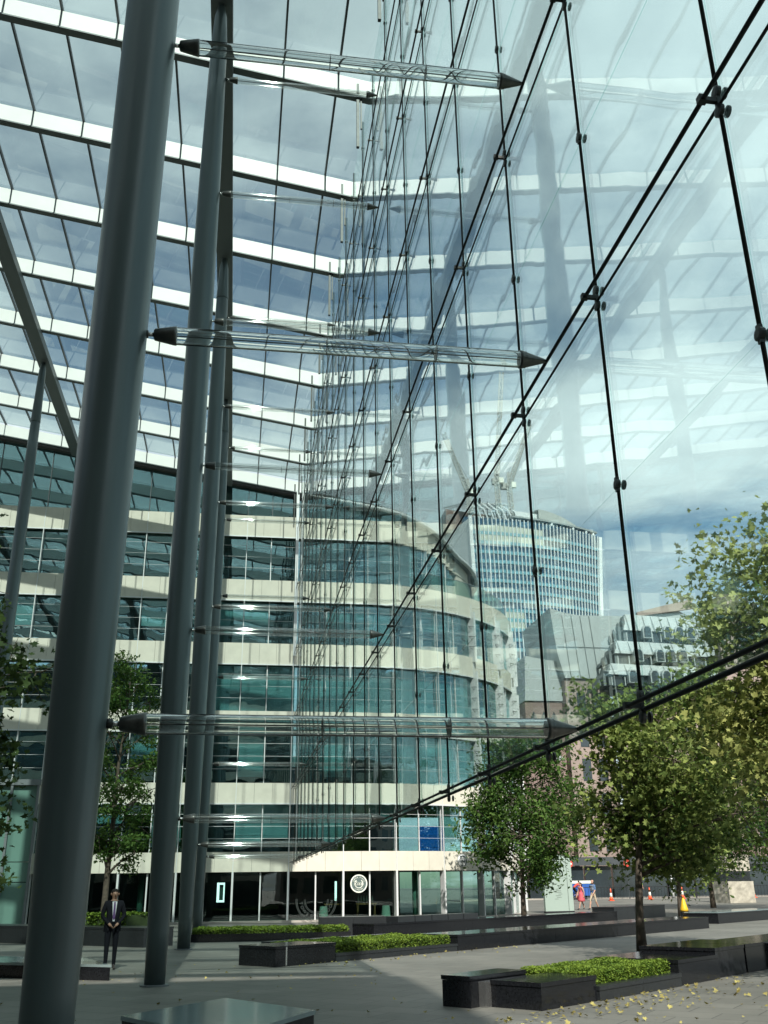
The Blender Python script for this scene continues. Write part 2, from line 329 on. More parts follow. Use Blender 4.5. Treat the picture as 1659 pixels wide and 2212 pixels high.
# ------------------------------------------------------------------ glass tube struts
def strut_proto(far=False):
    t=thing('glass_strut','x','strut')
    Lx0,Lx1=.53,3.98   # tube ends, from the column axis
    if far:
        for rr_,nm in ((.086,'tube'),(.073,'inner_tube')):
            b=ring_tube(Lx0-.05,Lx1+.05,rr_,.01,28); b.v=b.v[:len(b.v)//2]; b.f=b.f[0::2]; b.m=[0]*len(b.f); b.build(nm,M['tubefar'],t,True)
    else: ring_tube(Lx0-.05,Lx1+.05,.086,.077,36).build('tube',M['tubeglass'],t,True)
    MB().tube((Lx0,0,0),(Lx1,0,0),.006,n=8).build('tie_rod',M['cone'],t,True)
    for a in (0.9,2.6): 
        MB().tube((Lx0,.05*math.cos(a),.05*math.sin(a)),(Lx1,.05*math.cos(a+.6),.05*math.sin(a+.6)),.0025,n=5).build('reflection_streak',M['cone'],t)  # thin lines added to stand for the tube's reflected and refracted streaks
    for x in (2.0,3.1): MB().lathe([(.0885,-.002),(.0905,-.002),(.0905,.002),(.0885,.002)],24,(x,0,0),0,'x').build('joint_ring',M['cone'],t,True)
    MB().lathe([(.045,.33),(.058,.34),(.093,.525),(.093,.545),(.07,.546)],28,axis='x').build('end_cone',M['cone'],t,True)
    MB().lathe([(.07,3.965),(.093,3.966),(.093,3.99),(.028,4.215),(.016,4.25)],28,axis='x').build('tip_cone',M['cone'],t,True)
    MB().tube((.2,0,0),(.36,0,0),.022,n=12).build('pin',M['chrome'],t,True)
    MB().lathe([(.04,.20),(.04,.275),(.028,.28)],14,axis='x').build('bracket',M['dark'],t,True)
    return t
def ring_tube(x0,x1,ro,ri,n):
    b=MB(); k=7; vs=[]
    for r in (ro,ri):
        for j in range(k):
            x=x0+(x1-x0)*j/(k-1)
            for i in range(n): a=2*math.pi*i/n; vs.append((x,r*math.cos(a),r*math.sin(a)))
    o=k*n; fs=[]
    for j in range(k-1):
        for i in range(n):
            q=(j*n+i,j*n+(i+1)%n,(j+1)*n+(i+1)%n,(j+1)*n+i); fs.append(q); fs.append(tuple(v+o for v in q[::-1]))
    b.v=vs;b.f=fs;b.m=[0]*len(fs); return b
sp0=strut_proto(); sp1=strut_proto(True); used=set()
ordn=['lowest','second from the bottom','third from the bottom','fourth from the bottom','fifth from the bottom','topmost']
cn=['nearest','second','third','farthest']
for i,y in enumerate(COLY):
    for j,z in enumerate(LV):
        if z>21.7 : continue
        pr=sp0 if i==0 else sp1; o=copy_tree(pr) if pr.name in used else pr; used.add(pr.name)
        o.location=(XC,y,z); tag(o,f'clear glass tube strut, {ordn[j]} on the {cn[i]} column by the glass wall','strut','glass tube struts')
# ------------------------------------------------------------------ curved office building at the far end
AX,AYc,AR=6.7,65.3,12.0
def fp(s,d=0):   # point on the facade line, d = outward offset
    if s<=0: return (AX+s,AYc-AR-d)
    L_=AR*math.pi/2
    if s<=L_:
        a=-math.pi/2+s/AR; return (AX+(AR+d)*math.cos(a),AYc+(AR+d)*math.sin(a))
    return (AX+AR+d,AYc+(s-L_))
def strip(s0,s1,d0,d1,z0,z1,n=None,mi=0,into=None):   # wall piece between offsets d0<d1
    n=n or (1 if s1<=0.001 else max(1,int(math.ceil((s1-max(s0,0))/.75))+(1 if s0<0 else 0)))
    ss=[s0+(s1-s0)*i/n for i in range(n+1)]
    poly=[fp(s,d1) for s in ss]+[fp(s,d0) for s in reversed(ss)]
    return (into or MB()).prism(poly,z0,z1,mi)
def ins(s):
    t=min(max((s-1.5)/9,0),1); return -2.6*t*t*(3-2*t)
off=thing('office_building','curved office building with pale stone bands and teal glass','office building')
S0,S1=-22.5,26.0; B0=-.92
BANDS=[(2.45,3.43),(5.88,6.92),(9.62,10.75),(13.38,14.56),(17.08,18.3),(21.0,22.28)]
FLO=[(.1,2.45),(3.43,5.88),(6.92,9.62),(10.75,13.38),(14.56,17.08),(18.3,21.0),(22.28,None)]
def cut(z): return lambda x,y:min(z,roofz(x)-.12)
ks=range(-8,10)
for bi,(z0,z1) in enumerate(BANDS):
    sh={}
    for k in ks:
        for q in range(3):
            s0=B0+2.88*k+.96*q; s1=s0+.96
            if s0<-22.6 or s1>24: continue
            if bi==5 and fp(s0)[0]>17.2: continue
            if s1<=0:   # alike flat panels share one mesh
                if bi not in sh: sh[bi]=MB().box(.006,.954,-.0,.14,z0,z1).mesh('spandrel_panel',M['stone'])
                ob('spandrel_panel',sh[bi],off,(AX+s0,AYc-AR,0))
            else:
                i_=ins((s0+s1)/2) if bi==5 else 0; strip(s0+.006,s1-.006,-.14+i_,i_,z0,cut(z1) if bi==5 else z1).build('spandrel_panel',M['stone'],off)
    strip(-46,-22.6,-.14,0,z0,z1).build('spandrel_run',M['stone'],off)
    strip(-46,24 if bi<5 else 1.5,-.40,-.145,z0+.02,cut(z1-.02) if bi==5 else z1-.02,n=40).build('edge_beam',M['soffit'],off)
    # thin dark shadow gap and pale edge trim at the foot of the band
    if bi: strip(-22.6,24 if bi<5 else 1.5,-.02,.035,z0-.07,z0-.003,n=60).build('trim',M['offwhite'],off)
SOLID=9.6
for fi,(z0,z1) in enumerate(FLO):
    mat=M['shopglass'] if fi==0 else M['winglass']; dep=-.34 if fi==0 else -.24
    for k in ks:
        for q in range(2):
            s0=B0+2.88*k+1.44*q; s1=s0+1.44
            if s0<-22.7 or s1>21.5: continue
            xa,xb=fp(s0)[0],fp(s1)[0]
            if fi==6:
                zt=min(roofz(xb),roofz(xa))-.15
                if zt-z0<.25: continue
                top=lambda x,y:roofz(x)-.10
            else: top=z1
            if fi==5 and s0>SOLID:
                if s0<20: i_=ins((s0+s1)/2); strip(s0+.005,s1-.005,-.24+i_,-.05+i_,z0,lambda x,y:min(21.0,roofz(x)-.1)).build('wall_panel',M['stone'],off)
                continue
            i_=ins((s0+s1)/2) if fi>=5 else 0
            p=strip(s0+.02,s1-.02,dep-.012+i_,dep+i_,z0,top).build('pane',mat,off)
            if (fi==3 and -9<s0<7) or (fi in (1,2,4) and random.random()<.42):
                strip(s0+.05,s1-.05,-.52,-.50,z0+(.05 if fi==3 else random.uniform(.3,1.6)),z1-.05).build('blind',M['blind'],off)  # blinds outside the fourth storey are added to brighten the teal glass
    # mullions
    for k in ks:
        for q in range(2):
            s=B0+2.88*k+1.44*q
            if s<-22.7 or s>21.5: continue
            x,y=fp(s)
            if fi==6: zt=roofz(x)-.10
            else: zt=z1
            if zt-z0<.2 or (fi==5 and s>SOLID+.1): continue
            if fi==0: dd,ww=(.06,.05) if q==0 else (-.2,.035)
            elif s>7: dd,ww=(.10,.045) if q==0 else (-.1,.03)
            else: dd,ww=(-.16,.016) if q==0 else (-.18,.026)
            if q==1 and fi==6: ww=.02
            i_=ins(s) if fi>=5 else 0
            strip(s-ww,s+ww,(-.30 if fi else -.38)+i_,dd+i_,z0+.003,(lambda x,y:roofz(x)-.11) if fi==6 else zt-.003,n=1).build('mullion',M['mull'] if fi==6 else M['offwhite'],off)
    if 1<=fi<=5:
        for f_ in (.27,.52,.77):
            z=z0+(z1-z0)*f_; e=SOLID if fi==5 else 21
            pts=[(*fp(-22+i*.6,-.03+(ins(-22+i*.6) if fi==5 else 0)),z) for i in range(int((e+22)/.6))]
            MB().path(pts,.0085,5).build('rail',M['offwhite'],off)
    strip(-46,-22.75,dep-.012,dep,z0,(lambda x,y:roofz(x)-.1) if fi==6 else z1).build('window_run',mat,off)
# bay lines on the straight part run through the stone bands as slim metal covers
for k in range(-8,9):
    s=B0+2.88*k
    if s<-22.6: continue
    MB().box(-.02,.02,-.05,.015,2.4,17.9 if k>-2 else 22.2).build('bay_cover',M['offwhite'],off,loc=(*fp(s,.0),0),rz=max(0,min(s,18.8))/AR)
# deep fins with little brackets round the corner
for k in range(3,9):
    s=B0+2.88*k
    for fi in (1,2,3,4):
        z0,z1=FLO[fi]
        f_=strip(s-.055,s+.055,-.2,.30,z0-.3,z1+.3,n=1).build('fin',M['offwhite'],off)
        for q in (.25,.5,.75):
            z=z0+(z1-z0)*q
            a=Vector((*fp(s-.3,.05),z)); b=Vector((*fp(s-.02,.28),z)); c_=Vector((*fp(s-.02,.05),z-.16))
            MB().tube(a,b,.02,n=5).tube(b,c_,.016,n=5).tube(a,c_,.016,n=5).build('bracket',M['mull'],f_)
# interior: floor slabs, back wall, ground floor base
inn=MB()
for z0,z1 in BANDS[:5]: strip(-46,20,-8,-.42,z0+.1,z1-.12,n=40,into=inn)
strip(-46,20,-8.2,-8.0,0,22.2,n=40,into=inn,mi=1)
strip(-46,2,-8,-.42,21.1,21.9,n=40,into=inn); strip(2,20,-8,-.42,18.1,18.29,n=20,into=inn)
strip(-46,20,-8,-.42,.02,.09,n=40,into=inn)
inn.build('floor_slabs',[M['interior'],M['interior']],off)
strip(-46,21.5,-.5,.12,0,.1,n=60).build('plinth',M['foot'],off)
# roof of the building with its sloping rounded eave
ss=[-9.6+.6*i for i in range(60)]
edge=[]
for s in [-46,-12]+ss:
    edge.append(fp(s,(.35 if s>-3 else .0)+ins(s)))
poly=edge+[(15,90),(-39,90)]
MB().prism(poly,lambda x,y:roofz(x)-.08,lambda x,y:roofz(x)+.22).build('roof_deck',M['soffit'],off)
tp=[(*fp(s,.30+.12*min(1,max(0,(s+3)/6))+ins(s)),roofz(fp(s,.3+ins(s))[0])) for s in [-3.4+.5*i for i in range(52)]]
MB().path(tp,[min(.13,.04+.02*i) for i in range(len(tp))],12).build('eave_tube',M['offwhite'],off,True)
for i in range(9): strip(4.0+1.5*i,5.46+1.5*i,-.32,-.30,18.3,19.35).build('balustrade_pane',M['shopglass'],off)
MB().path([(*fp(4+.5*i,-.31),19.37) for i in range(28)],.02,6).build('balustrade_rail',M['chrome'],off)
# tall teal lobby glazing at the left end
for i in range(4):
    for j,(za,zb) in enumerate(((.1,2.05),(2.09,3.0),(3.04,6.7))):
        MB().box(-15.2+1.3*i,-13.94+1.3*i,52.92,52.96,za,zb).build('lobby_panel',M['teal'],off)
    MB().box(-13.98+1.3*i,-13.86+1.3*i,52.7,52.9,.1,6.9).build('lobby_post',M['girder'],off)
MB().box(-15.3,-9.9,52.66,53.1,6.72,7.0).build('lobby_beam',M['girder'],off)
# ground-floor things
for (x,h) in ((9.9,2.3),(-4.7,2.3)): MB().lathe([(.16,0),(.16,h)],20,(x,55.0,.1)).build('inner_column',M['teal'],off,True)
strip(3.55,5.3,-.55,-.50,3.45,4.75).build('screen_panel',M['screenblue'],off)
MB().add([(-.4,0,0),(.4,0,0),(.4,0,.9),(-.4,0,.9)],[(0,1,2,3)]).build('pinboard',M['signwhite'],off,loc=(-3.2,54.3,4.0))
# illuminated poster frame
pf=thing('lit_poster','glowing white poster frame behind the ground-floor glass','sign',(-.55,54.1,1.0))
MB().box(-.20,.20,0,.06,0,.95).build('light_panel',M['lightbox'],pf); MB().box(-.07,.13,-.02,-.003,.1,.85).build('poster',M['signgrey'],pf)
ps=thing('lit_strip','narrow glowing white strip beside the emblem door','sign',(5.45,53.9,1.0)); MB().box(-.05,.05,0,.08,0,.95).build('light_panel',M['lightbox'],ps)
def letters(text,size,mat,name,parent,loc,rot=(math.pi/2,0,0),ext=.01):
    cu=bpy.data.curves.new(name,'FONT'); cu.body=text; cu.size=size; cu.extrude=ext; cu.align_x='CENTER'; cu.align_y='CENTER'
    tmp=bpy.data.objects.new('tmp',cu); COL.objects.link(tmp); dg=bpy.context.evaluated_depsgraph_get()
    me=bpy.data.meshes.new_from_object(tmp.evaluated_get(dg)); bpy.data.objects.remove(tmp)
    me.materials.clear(); me.materials.append(mat); o=ob(name,me,parent,loc); o.rotation_euler=rot; return o
def arc_text(text,r,size,mat,parent,mid,step,y,flip=False):
    n=len(text)
    for i,ch in enumerate(text):
        if ch==' ': continue
        a=mid+(i-(n-1)/2)*step*(1 if not flip else -1)
        letters(ch,size,mat,'letter',parent,(r*math.sin(a),y,r*math.cos(a)),(math.pi/2,(a if not flip else a+math.pi),0),.004)
def ringp(parent,r0,r1,y,mat,name,n=40,a0=0,a1=2*math.pi):
    vs=[];fs=[]
    for i in range(n+1):
        a=a0+(a1-a0)*i/n
        for r in (r0,r1): vs+= [(r*math.sin(a),y,r*math.cos(a)),(r*math.sin(a),y+.012,r*math.cos(a))]
    for i in range(n):
        b=4*i; c=b+4; fs+=[(b,b+2,c+2,c),(b+1,c+1,c+3,b+3),(b,c,c+1,b+1),(b+2,b+3,c+3,c+2)]
    return MB().add(vs,fs).build(name,mat,parent)
rs=thing('round_shop_sign','round white and grey restaurant sign on the shop glass','sign',(6.55,52.9,1.82))
MB().lathe([(.44,0),(.44,.03)],48,axis='y').build('disc',M['signgrey'],rs)
ringp(rs,.385,.445,-.016,M['signwhite'],'ring'); ringp(rs,.19,.225,-.016,M['signwhite'],'inner_ring',30,.62,2*math.pi-.62) 
letters('Zizzi',.26,M['signwhite'],'letters',rs,(0,-.03,0))
arc_text('TOWER PLACE',.305,.10,M['signwhite'],rs,0,.235,-.016); arc_text('LONDON',.305,.10,M['signwhite'],rs,math.pi,.25,-.016,True)
em=thing('door_emblem','large pale ring emblem etched on the dark entrance glass','emblem',(4.35,52.98,1.05))
for a,b in ((.56,.58),(.62,.635),(.98,1.0),(1.04,1.06)): ringp(em,a,b,-.012,M['print2'],'ring',56,1.5,4.78)
arc_text('LONDON',.80,.22,M['print2'],em,2.35,.27,-.012,True); arc_text('TOWER',.80,.22,M['print2'],em,4.0,.27,-.012,True)
ps=thing('projecting_sign','small round sign projecting from the stone band above the shop','sign',(12.35,53.75,2.9),R_(30))
MB().lathe([(.30,0),(.34,.02),(.34,.10),(.30,.12)],32,axis='y').build('disc',M['offwhite'],ps,True); ringp(ps,.23,.27,-.016,M['signgrey'],'ring'); letters('Zizzi',.15,M['signgrey'],'letters',ps,(0,-.016,0)); MB().box(-.03,.03,.12,.6,-.03,.03).build('arm',M['offwhite'],ps)
# tables and tub plants behind the shop glass
for i,(x,y) in enumerate(((5.5,55.3),(7.2,55.1))):
    t=thing('wooden_table',['brown wooden cabinet table behind the left shop glass','brown wooden table with bottles behind the shop glass'][i],'table',(x,y,.1),0,'shop furniture')
    MB().box(-.55,.55,-.3,.3,.68,.74).build('table_top',M['wood'],t)
    for a in (-.48,.44):
        for b in (-.25,.21): MB().box(a,a+.05,b,b+.05,0,.68).build('leg',M['wood'],t)
for i,(x,y) in enumerate(((4.9,54.9),(8.25,54.8))):
    t=thing('planter_tub',['ribbed pale tub behind glass left of the wooden table','ribbed pale tub behind glass right of the wooden table'][i],'tub',(x,y,.1),0,'shop tubs')
    MB().lathe([(.26,0),(.20,.62),(.17,.62)],16).build('tub_body',M['totem'],t)
bt=thing('bottle_row','row of pale green bottles standing on the wooden table','bottles',(7.2,55.1,.845))
for i in range(6): MB().lathe([(.045,0),(.045,.24),(.02,.3),(.02,.38)],10,(-.4+.15*i,0,0)).build('bottle',M['totem'],bt,True)
# ------------------------------------------------------------------ office block behind the camera (closes the square to the south)
bb=thing('south_office_block','pale banded office block behind the viewer closing the square','office building')
MB().box(-46,3.35,-34,-8.4,0,26.0).build('wall',M['interior'],bb)
for z0,z1 in BANDS: MB().box(-46.1,3.45,-8.4,-8.1,z0,z1).build('spandrel_band',M['stone'],bb); 
for z0,z1 in FLO[:6]:
    for k in range(16): MB().box(-46+3.08*k,-43.0+3.08*k,-8.35,-8.25,z0+.02,z1-.02).build('window',M['farwin'],bb)
MB().box(-46.2,3.5,-34.1,-8.0,26.0,26.4).build('parapet',M['stone'],bb)
def block(name,label,x0,x1,y0,y1,h,face):
    t=thing(name,label,'office building'); MB().box(x0,x1,y0,y1,0,h).build('wall',M['pink'],t); MB().box(x0-.3,x1+.3,y0-.3,y1+.3,h,h+.5).build('parapet',M['stone'],t)
    for k in range(int(h/3.8)):
        z=1.0+3.8*k
        if face=='y':
            for i in range(int((x1-x0)/3)): MB().box(x0+.5+3*i,x0+2.5+3*i,y1+.003,y1+.08,z,z+2.2).build('window',M['farwin'],t)
        else:
            for i in range(int((y1-y0)/4)): MB().box(x1+.003,x1+.08,y0+.5+4*i,y0+3.4+4*i,z,z+2.2).build('window',M['farwin'],t)
block('added_southeast_block','unseen pinkish block added behind right to darken the reflected sky',7,95,-62,-44,20,'y')  # out of view, added so the shop windows mirror less bright sky
block('added_west_wing','unseen pinkish office wing added at far left to shade the square',-62,-47,-34,62,24,'x')  # out of view, added to lower the ambient light in the square
# ------------------------------------------------------------------ granite planters, hedges and benches
U=Vector((.765,.644)); Vb=Vector((-.644,.765)); ANG=math.atan2(.644,.765)
def rect(O,u0,u1,v0,v1): 
    O=Vector(O); return [tuple(O+U*a+Vb*b) for a,b in ((u0,v0),(u1,v0),(u1,v1),(u0,v1))]
def granite(parent,O,u0,u1,v0,v1,z0,z1,mat='granite',name='block'):
    bw=MB()
    n=max(1,round((u1-u0)/1.2))
    for i in range(n):
        a=u0+(u1-u0)*i/n+.003; b=u0+(u1-u0)*(i+1)/n-.003
        MB().prism(rect(O,a,b,v0,v1),z0,z1-.062).build(name,M[mat],parent)
        MB().prism(rect(O,a-.012 if i==0 else a,b+.012 if i==n-1 else b,v0-.012,v1+.012),z1-.058,z1).build('coping',M[mat],parent)
def hedge(name,label,O,u0,u1,v0,v1,z0,z1,n=6500,ls=.035):
    h=thing(name,label,'hedge'); O=Vector(O)
    q=.05
    MB().prism(rect(O,u0+q,u1-q,v0+q,v1-q),z0,z1-.04).build('core',M['hedgecore'],h)
    b=MB(); rnd=random.Random(len(label)*13)
    A=[(u1-u0)*(v1-v0),(u1-u0)*(z1-z0),(v1-v0)*(z1-z0),(u1-u0)*(z1-z0)*.4]; T=sum(A)
    for i in range(n):
        r=rnd.random()*T; a=rnd.uniform(u0,u1); v=rnd.uniform(v0,v1); z=rnd.uniform(z0,z1)
        nrm=Vector((0,0,1))
        if r<A[0]: z=z1-.05+rnd.random()*.07+.025*math.sin(a*5.1)*math.sin(v*6.7)
        elif r<A[0]+A[1]: v=v0+rnd.uniform(-.03,.04)
        elif r<A[0]+A[1]+A[2]: a=(u0+rnd.uniform(-.03,.04))
        else: v=v1-rnd.uniform(-.03,.04)
        p=Vector((*(O+U*a+Vb*v),z)); e=Euler((rnd.uniform(-1,1),rnd.uniform(-1,1),rnd.uniform(0,6.3))); s=ls*rnd.uniform(.6,1.3)
        mt=e.to_matrix(); x=mt@Vector((s,0,0)); y=mt@Vector((0,s*.62,0)); zz=mt@Vector((0,0,s*.2))
        b.add([p-x,p-y+zz,p+x,p+y+zz],[(0,1,2),(0,2,3)])
    b.build('foliage',M['hedge'],h); return h
OA=(4.3,14.17)
pa=thing('granite_planter','black granite planter with a bright hedge, nearest at lower right','planter')
granite(pa,OA,0,1.5,.02,.86,0,.35); granite(pa,OA,-.32,1.1,1.0,1.5,0,.41)
MB().prism(rect(OA,-.12,.3,.865,.995),0,.33).build('light_panel',M['chrome'],pa)
granite(pa,OA,1.515,4.25,-.02,.16,0,.20,'granite2','kerb'); granite(pa,OA,1.115,4.25,1.42,1.62,0,.33,'granite2','kerb')
granite(pa,OA,4.27,5.9,.02,1.6,0,.40); granite(pa,OA,5.98,7.3,.1,1.6,0,.50); granite(pa,OA,7.38,8.7,.1,1.6,0,.50); granite(pa,OA,8.8,14.5,-.1,1.6,0,.46)
hedge('clipped_hedge','bright clipped hedge in the nearest black planter at lower right',OA,1.54,4.22,.17,1.40,.1,.38,26000,.019)
OB=(1.02,23.25)
pb=thing('granite_planter','long black granite planter bench crossing the plaza centre diagonally','planter')
granite(pb,OB,0,1.9,0,1.22,0,.42); granite(pb,OB,1.92,6.6,0,.22,0,.18,'granite2','kerb'); granite(pb,OB,1.92,6.6,2.3,2.6,0,.38,'granite2','kerb')
granite(pb,OB,6.62,22.6,0,1.4,0,.40)
MB().prism(rect(OB,.30,.34,-.02,1.24),.02,.40).build('light_panel',M['chrome'],pb)
hedge('clipped_hedge','clipped hedge on the long diagonal black planter in mid plaza',OB,1.95,6.58,.23,2.28,.1,.37,22000,.027)
OE=(5.4,36.6)
pe=thing('granite_wall','low black granite wall running diagonally in front of the curved shop','wall')
granite(pe,OE,-.5,17.0,0,1.0,0,.42); granite(pe,OE,17.1,22.5,.2,1.4,0,.60,'granite2')
for i in range(5): MB().prism(rect(OE,1.0+1.0*i,1.95+1.0*i,.15,.75),.423,.62).build('seat_block',M['granite2'],pe)
px=thing('granite_bench','pale-topped black granite bench at the right edge of the plaza','bench')
granite(px,(20.6,41.6),0,7.5,0,1.6,0,.42)
MB().prism(rect((20.6,41.6),.05,7.45,.05,1.55),.423,.45).build('glass_top',M['glasstop'],px)
pc=thing('granite_planter','black granite planter with hedge right in front of the entrance','planter')
def gbox(parent,x0,x1,y0,y1,z0,z1,mat='granite',name='block'):
    n=max(1,round((x1-x0)/1.2))
    for i in range(n): MB().box(x0+(x1-x0)*i/n+.003,x0+(x1-x0)*(i+1)/n-.003,y0,y1,z0,z1).build(name,M[mat],parent)
gbox(pc,-1.3,4.05,34.9,35.1,0,.24); gbox(pc,-1.3,4.05,36.9,37.1,0,.30)
gbox(pc,3.2,5.6,37.12,38.0,0,.64,'granite2','seat_block')
UU,VV=U,Vb
U=Vector((1,0)); Vb=Vector((0,1)); hedge('clipped_hedge','dark-edged hedge below the entrance doors behind the columns',(0,0),-1.2,4.0,35.12,36.88,.1,.38,14000,.036); U,Vb=UU,VV
pf2=thing('granite_wall','low dark granite wall behind the man in the suit','wall')
UU,VV=U,Vb; U=Vector((.725,-.689)); Vb=Vector((.689,.725)); granite(pf2,(-11.2,40.6),0,11.9,0,1.2,0,.55,'granite2')
hedge('clipped_hedge','low shaded hedge on the dark wall beyond the man in the suit',(-11.2,40.6),7.5,9.6,1.25,2.3,.1,.9,1800,.06)
U,Vb=UU,VV
def glass_box(label,pts,h):
    t=thing('glass_light_box',label,'light box'); MB().prism(pts,0,h-.05).build('base',M['granite'],t)
    cx=sum(p[0] for p in pts)/len(pts); cyy=sum(p[1] for p in pts)/len(pts)
    MB().prism([(cx+(x-cx)*1.015,cyy+(y-cyy)*1.015) for x,y in pts],h-.045,h).build('glass_top',M['glasstop'],t)
glass_box('glass-topped black box on the floor at the bottom edge',[(0,10.4),(1.0,12.3),(-.02,13.9),(-1.15,12.3)],.30)
glass_box('glass-topped black box beside the man at left, behind nearest column',[(-4.6,22.3),(-2.25,20.9),(-3.05,23.2),(-5.3,24.6)],.28)
# ------------------------------------------------------------------ trees
MAPLE=[(0,-.5),(.13,-.22),(.44,-.34),(.36,-.06),(.52,.12),(.24,.16),(.16,.28),(0,.55),(-.16,.28),(-.24,.16),(-.52,.12),(-.36,-.06),(-.44,-.34),(-.13,-.22)]
OAK=[(0,-.5),(.16,-.2),(.2,.15),(0,.5),(-.2,.15),(-.16,-.2)]
def tree(name,label,base,h,cc,cr,nl,ls,lm,shape,seed,tr=.11,nlimb=24,fork=.3,group=None,bare=0):
    rnd=random.Random(seed); t=thing(name,label,'tree',base,0,group)
    cc=Vector(cc)-Vector(base); tb=MB()
    top=Vector((cc.x,cc.y,h*.93)); k=9; tp=[];rr=[]
    for i in range(k):
        f=i/(k-1); tp.append(Vector((cc.x*f*f,cc.y*f*f,h*.93*f))+Vector((rnd.uniform(-1,1),rnd.uniform(-1,1),0))*.05*f*min(1,h/6)); rr.append(tr*(1-.88*f)*(1.25 if i==0 else 1))
    tb.path(tp,rr,10)
    ends=[]
    for i in range(nlimb):
        f=fork+(.92-fork)*(i+rnd.random())/nlimb; q=f*(k-1); a=tp[int(q)].lerp(tp[min(k-1,int(q)+1)],q-int(q))
        th=i*2.4+rnd.uniform(-.5,.5); rad=rnd.uniform(.72,1.03)
        zf=-1+2*(i+.5)/nlimb; zf=zf*.92+rnd.uniform(-.12,.12); cz=math.sqrt(max(0.05,1-min(1,zf*zf)))
        e=cc+Vector((cr[0]*cz*math.cos(th)*rad,cr[1]*cz*math.sin(th)*rad,cr[2]*zf))
        mid=a.lerp(e,.5)+Vector((rnd.uniform(-.15,.15),rnd.uniform(-.15,.15),rnd.uniform(.0,.35)))*(cr[0]/3)
        r0=tr*(1-f)*.5+.012
        tb.path([a,a.lerp(mid,.5)+Vector((0,0,.03)),mid,mid.lerp(e,.55)+Vector((0,0,.08)),e],[r0,r0*.8,r0*.55,r0*.35,.006],6)
        ends+= [e,mid.lerp(e,.6)]
        for s in range(8):
            b=mid.lerp(e,rnd.uniform(0,.9)) if s else a.lerp(mid,.7); d=Vector((rnd.gauss(0,1),rnd.gauss(0,1),rnd.gauss(.15,.7))).normalized()*rnd.uniform(.22,.42)*max(cr[0],cr[1])
            e2=b+d; tb.path([b,b.lerp(e2,.5)+Vector((0,0,.04)),e2],[r0*.35+.004,r0*.2+.003,.004],5); ends.append(e2); ends.append(b.lerp(e2,.55))
    tb.build('trunk',M['bark'],t,True)
    lb=MB(); sg=.115*max(cr[0],cr[1])
    ends=[p for p in ends if rnd.random()>bare]
    wts=[rnd.uniform(.25,1.6) for _ in ends]
    for i in range(nl):
        c=rnd.choices(ends,wts)[0] if i%40==0 else c
        if i%12==0: c2=c+Vector((rnd.gauss(0,sg*.95),rnd.gauss(0,sg*.95),rnd.gauss(0,sg*.75)))
        p=c2+Vector((rnd.gauss(0,sg*.62),rnd.gauss(0,sg*.62),rnd.gauss(0,sg*.5)))
        s=ls*rnd.uniform(.45,1.35); e=Euler((rnd.gauss(-.55,.6),rnd.gauss(0,.6),rnd.uniform(0,6.283))); mt=e.to_matrix()
        bend=rnd.uniform(-.25,.25)
        lb.add([p+mt@Vector((x*s,y*s,bend*s*abs(x)*1.4)) for x,y in shape],[tuple(range(len(shape)))])
    lb.build('crown',M[lm],t); return t
tree('plaza_tree','green leafy young tree in front of the curved shop corner',(14.2,49,0),9.0,(14.6,48.8,5.45),(3.3,3.0,3.2),22000,.23,'leafG',OAK,3,.13,30,.2,'plaza trees')
tree('plaza_tree','slim tree with leaning dark trunk rising behind the nearest hedge',(10.2,24.9,0),7.2,(11.9,25.2,4.45),(2.8,2.5,2.35),18000,.15,'leafM',MAPLE,5,.115,30,.26,'plaza trees')
tree('plaza_tree','maple with large pale yellow leaves filling the right edge',(11.5,16.4,0),8.8,(11.7,16.6,5.6),(3.1,3.0,2.8),27000,.145,'leafY',MAPLE,8,.13,30,.28,'plaza trees')
tree('plaza_tree','tree with a yellow cover propped at its trunk, right of centre',(22.0,48.3,0),7.8,(22.6,48.5,4.9),(3.2,3.0,2.7),15000,.24,'leafM',OAK,11,.13,28,.25,'plaza trees')
tree('plaza_tree','shaded tree crown behind, above the couple and the railings',(29.5,60,.2),8.8,(29.0,60,5.4),(4.2,3.6,3.3),12000,.24,'leafG',OAK,15,.15,26,.28,'plaza trees')
tree('plaza_tree','shaded tree standing in front of the stone monument at right',(33.5,55,.15),9.6,(33.0,55,6.0),(4.6,3.8,3.7),12000,.24,'leafG',OAK,16,.15,26,.28,'plaza trees')
tree('indoor_tree','tall narrow dark green tree between the two nearest columns',(-4.3,36.4,0),10.0,(-4.0,36.0,6.1),(1.5,1.4,3.8),13000,.14,'leafG',OAK,21,.12,26,.2,'atrium trees')
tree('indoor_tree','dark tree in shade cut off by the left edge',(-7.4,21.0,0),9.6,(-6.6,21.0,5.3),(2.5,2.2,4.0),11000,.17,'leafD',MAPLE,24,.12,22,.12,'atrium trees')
fl=MB(); rnd=random.Random(3)
for i in range(520):
    if i<260: p=Vector(OA)+U*rnd.gauss(1.5,2.6)+Vb*(-abs(rnd.gauss(0,.75))-.05)
    elif i<330: p=Vector((rnd.uniform(2,13),rnd.uniform(9.4,15)))
    elif i<400: p=Vector(OB)+U*rnd.uniform(0,9)+Vb*(-abs(rnd.gauss(0,.6))-.03)
    else: p=Vector((rnd.uniform(-4,3),rnd.uniform(10,26)))
    s=rnd.uniform(.035,.09); mt=Euler((rnd.gauss(0,.35),rnd.gauss(0,.35),rnd.uniform(0,6.3))).to_matrix()
    fl.add([Vector((p.x,p.y,.025))+mt@Vector((x*s,y*s,.35*s*abs(x))) for x,y in MAPLE],[tuple(range(len(MAPLE)))])
tag(fl.build('fallen_leaves',M['fallen']),'dry yellow leaves scattered over the paving','leaves',None,'stuff')
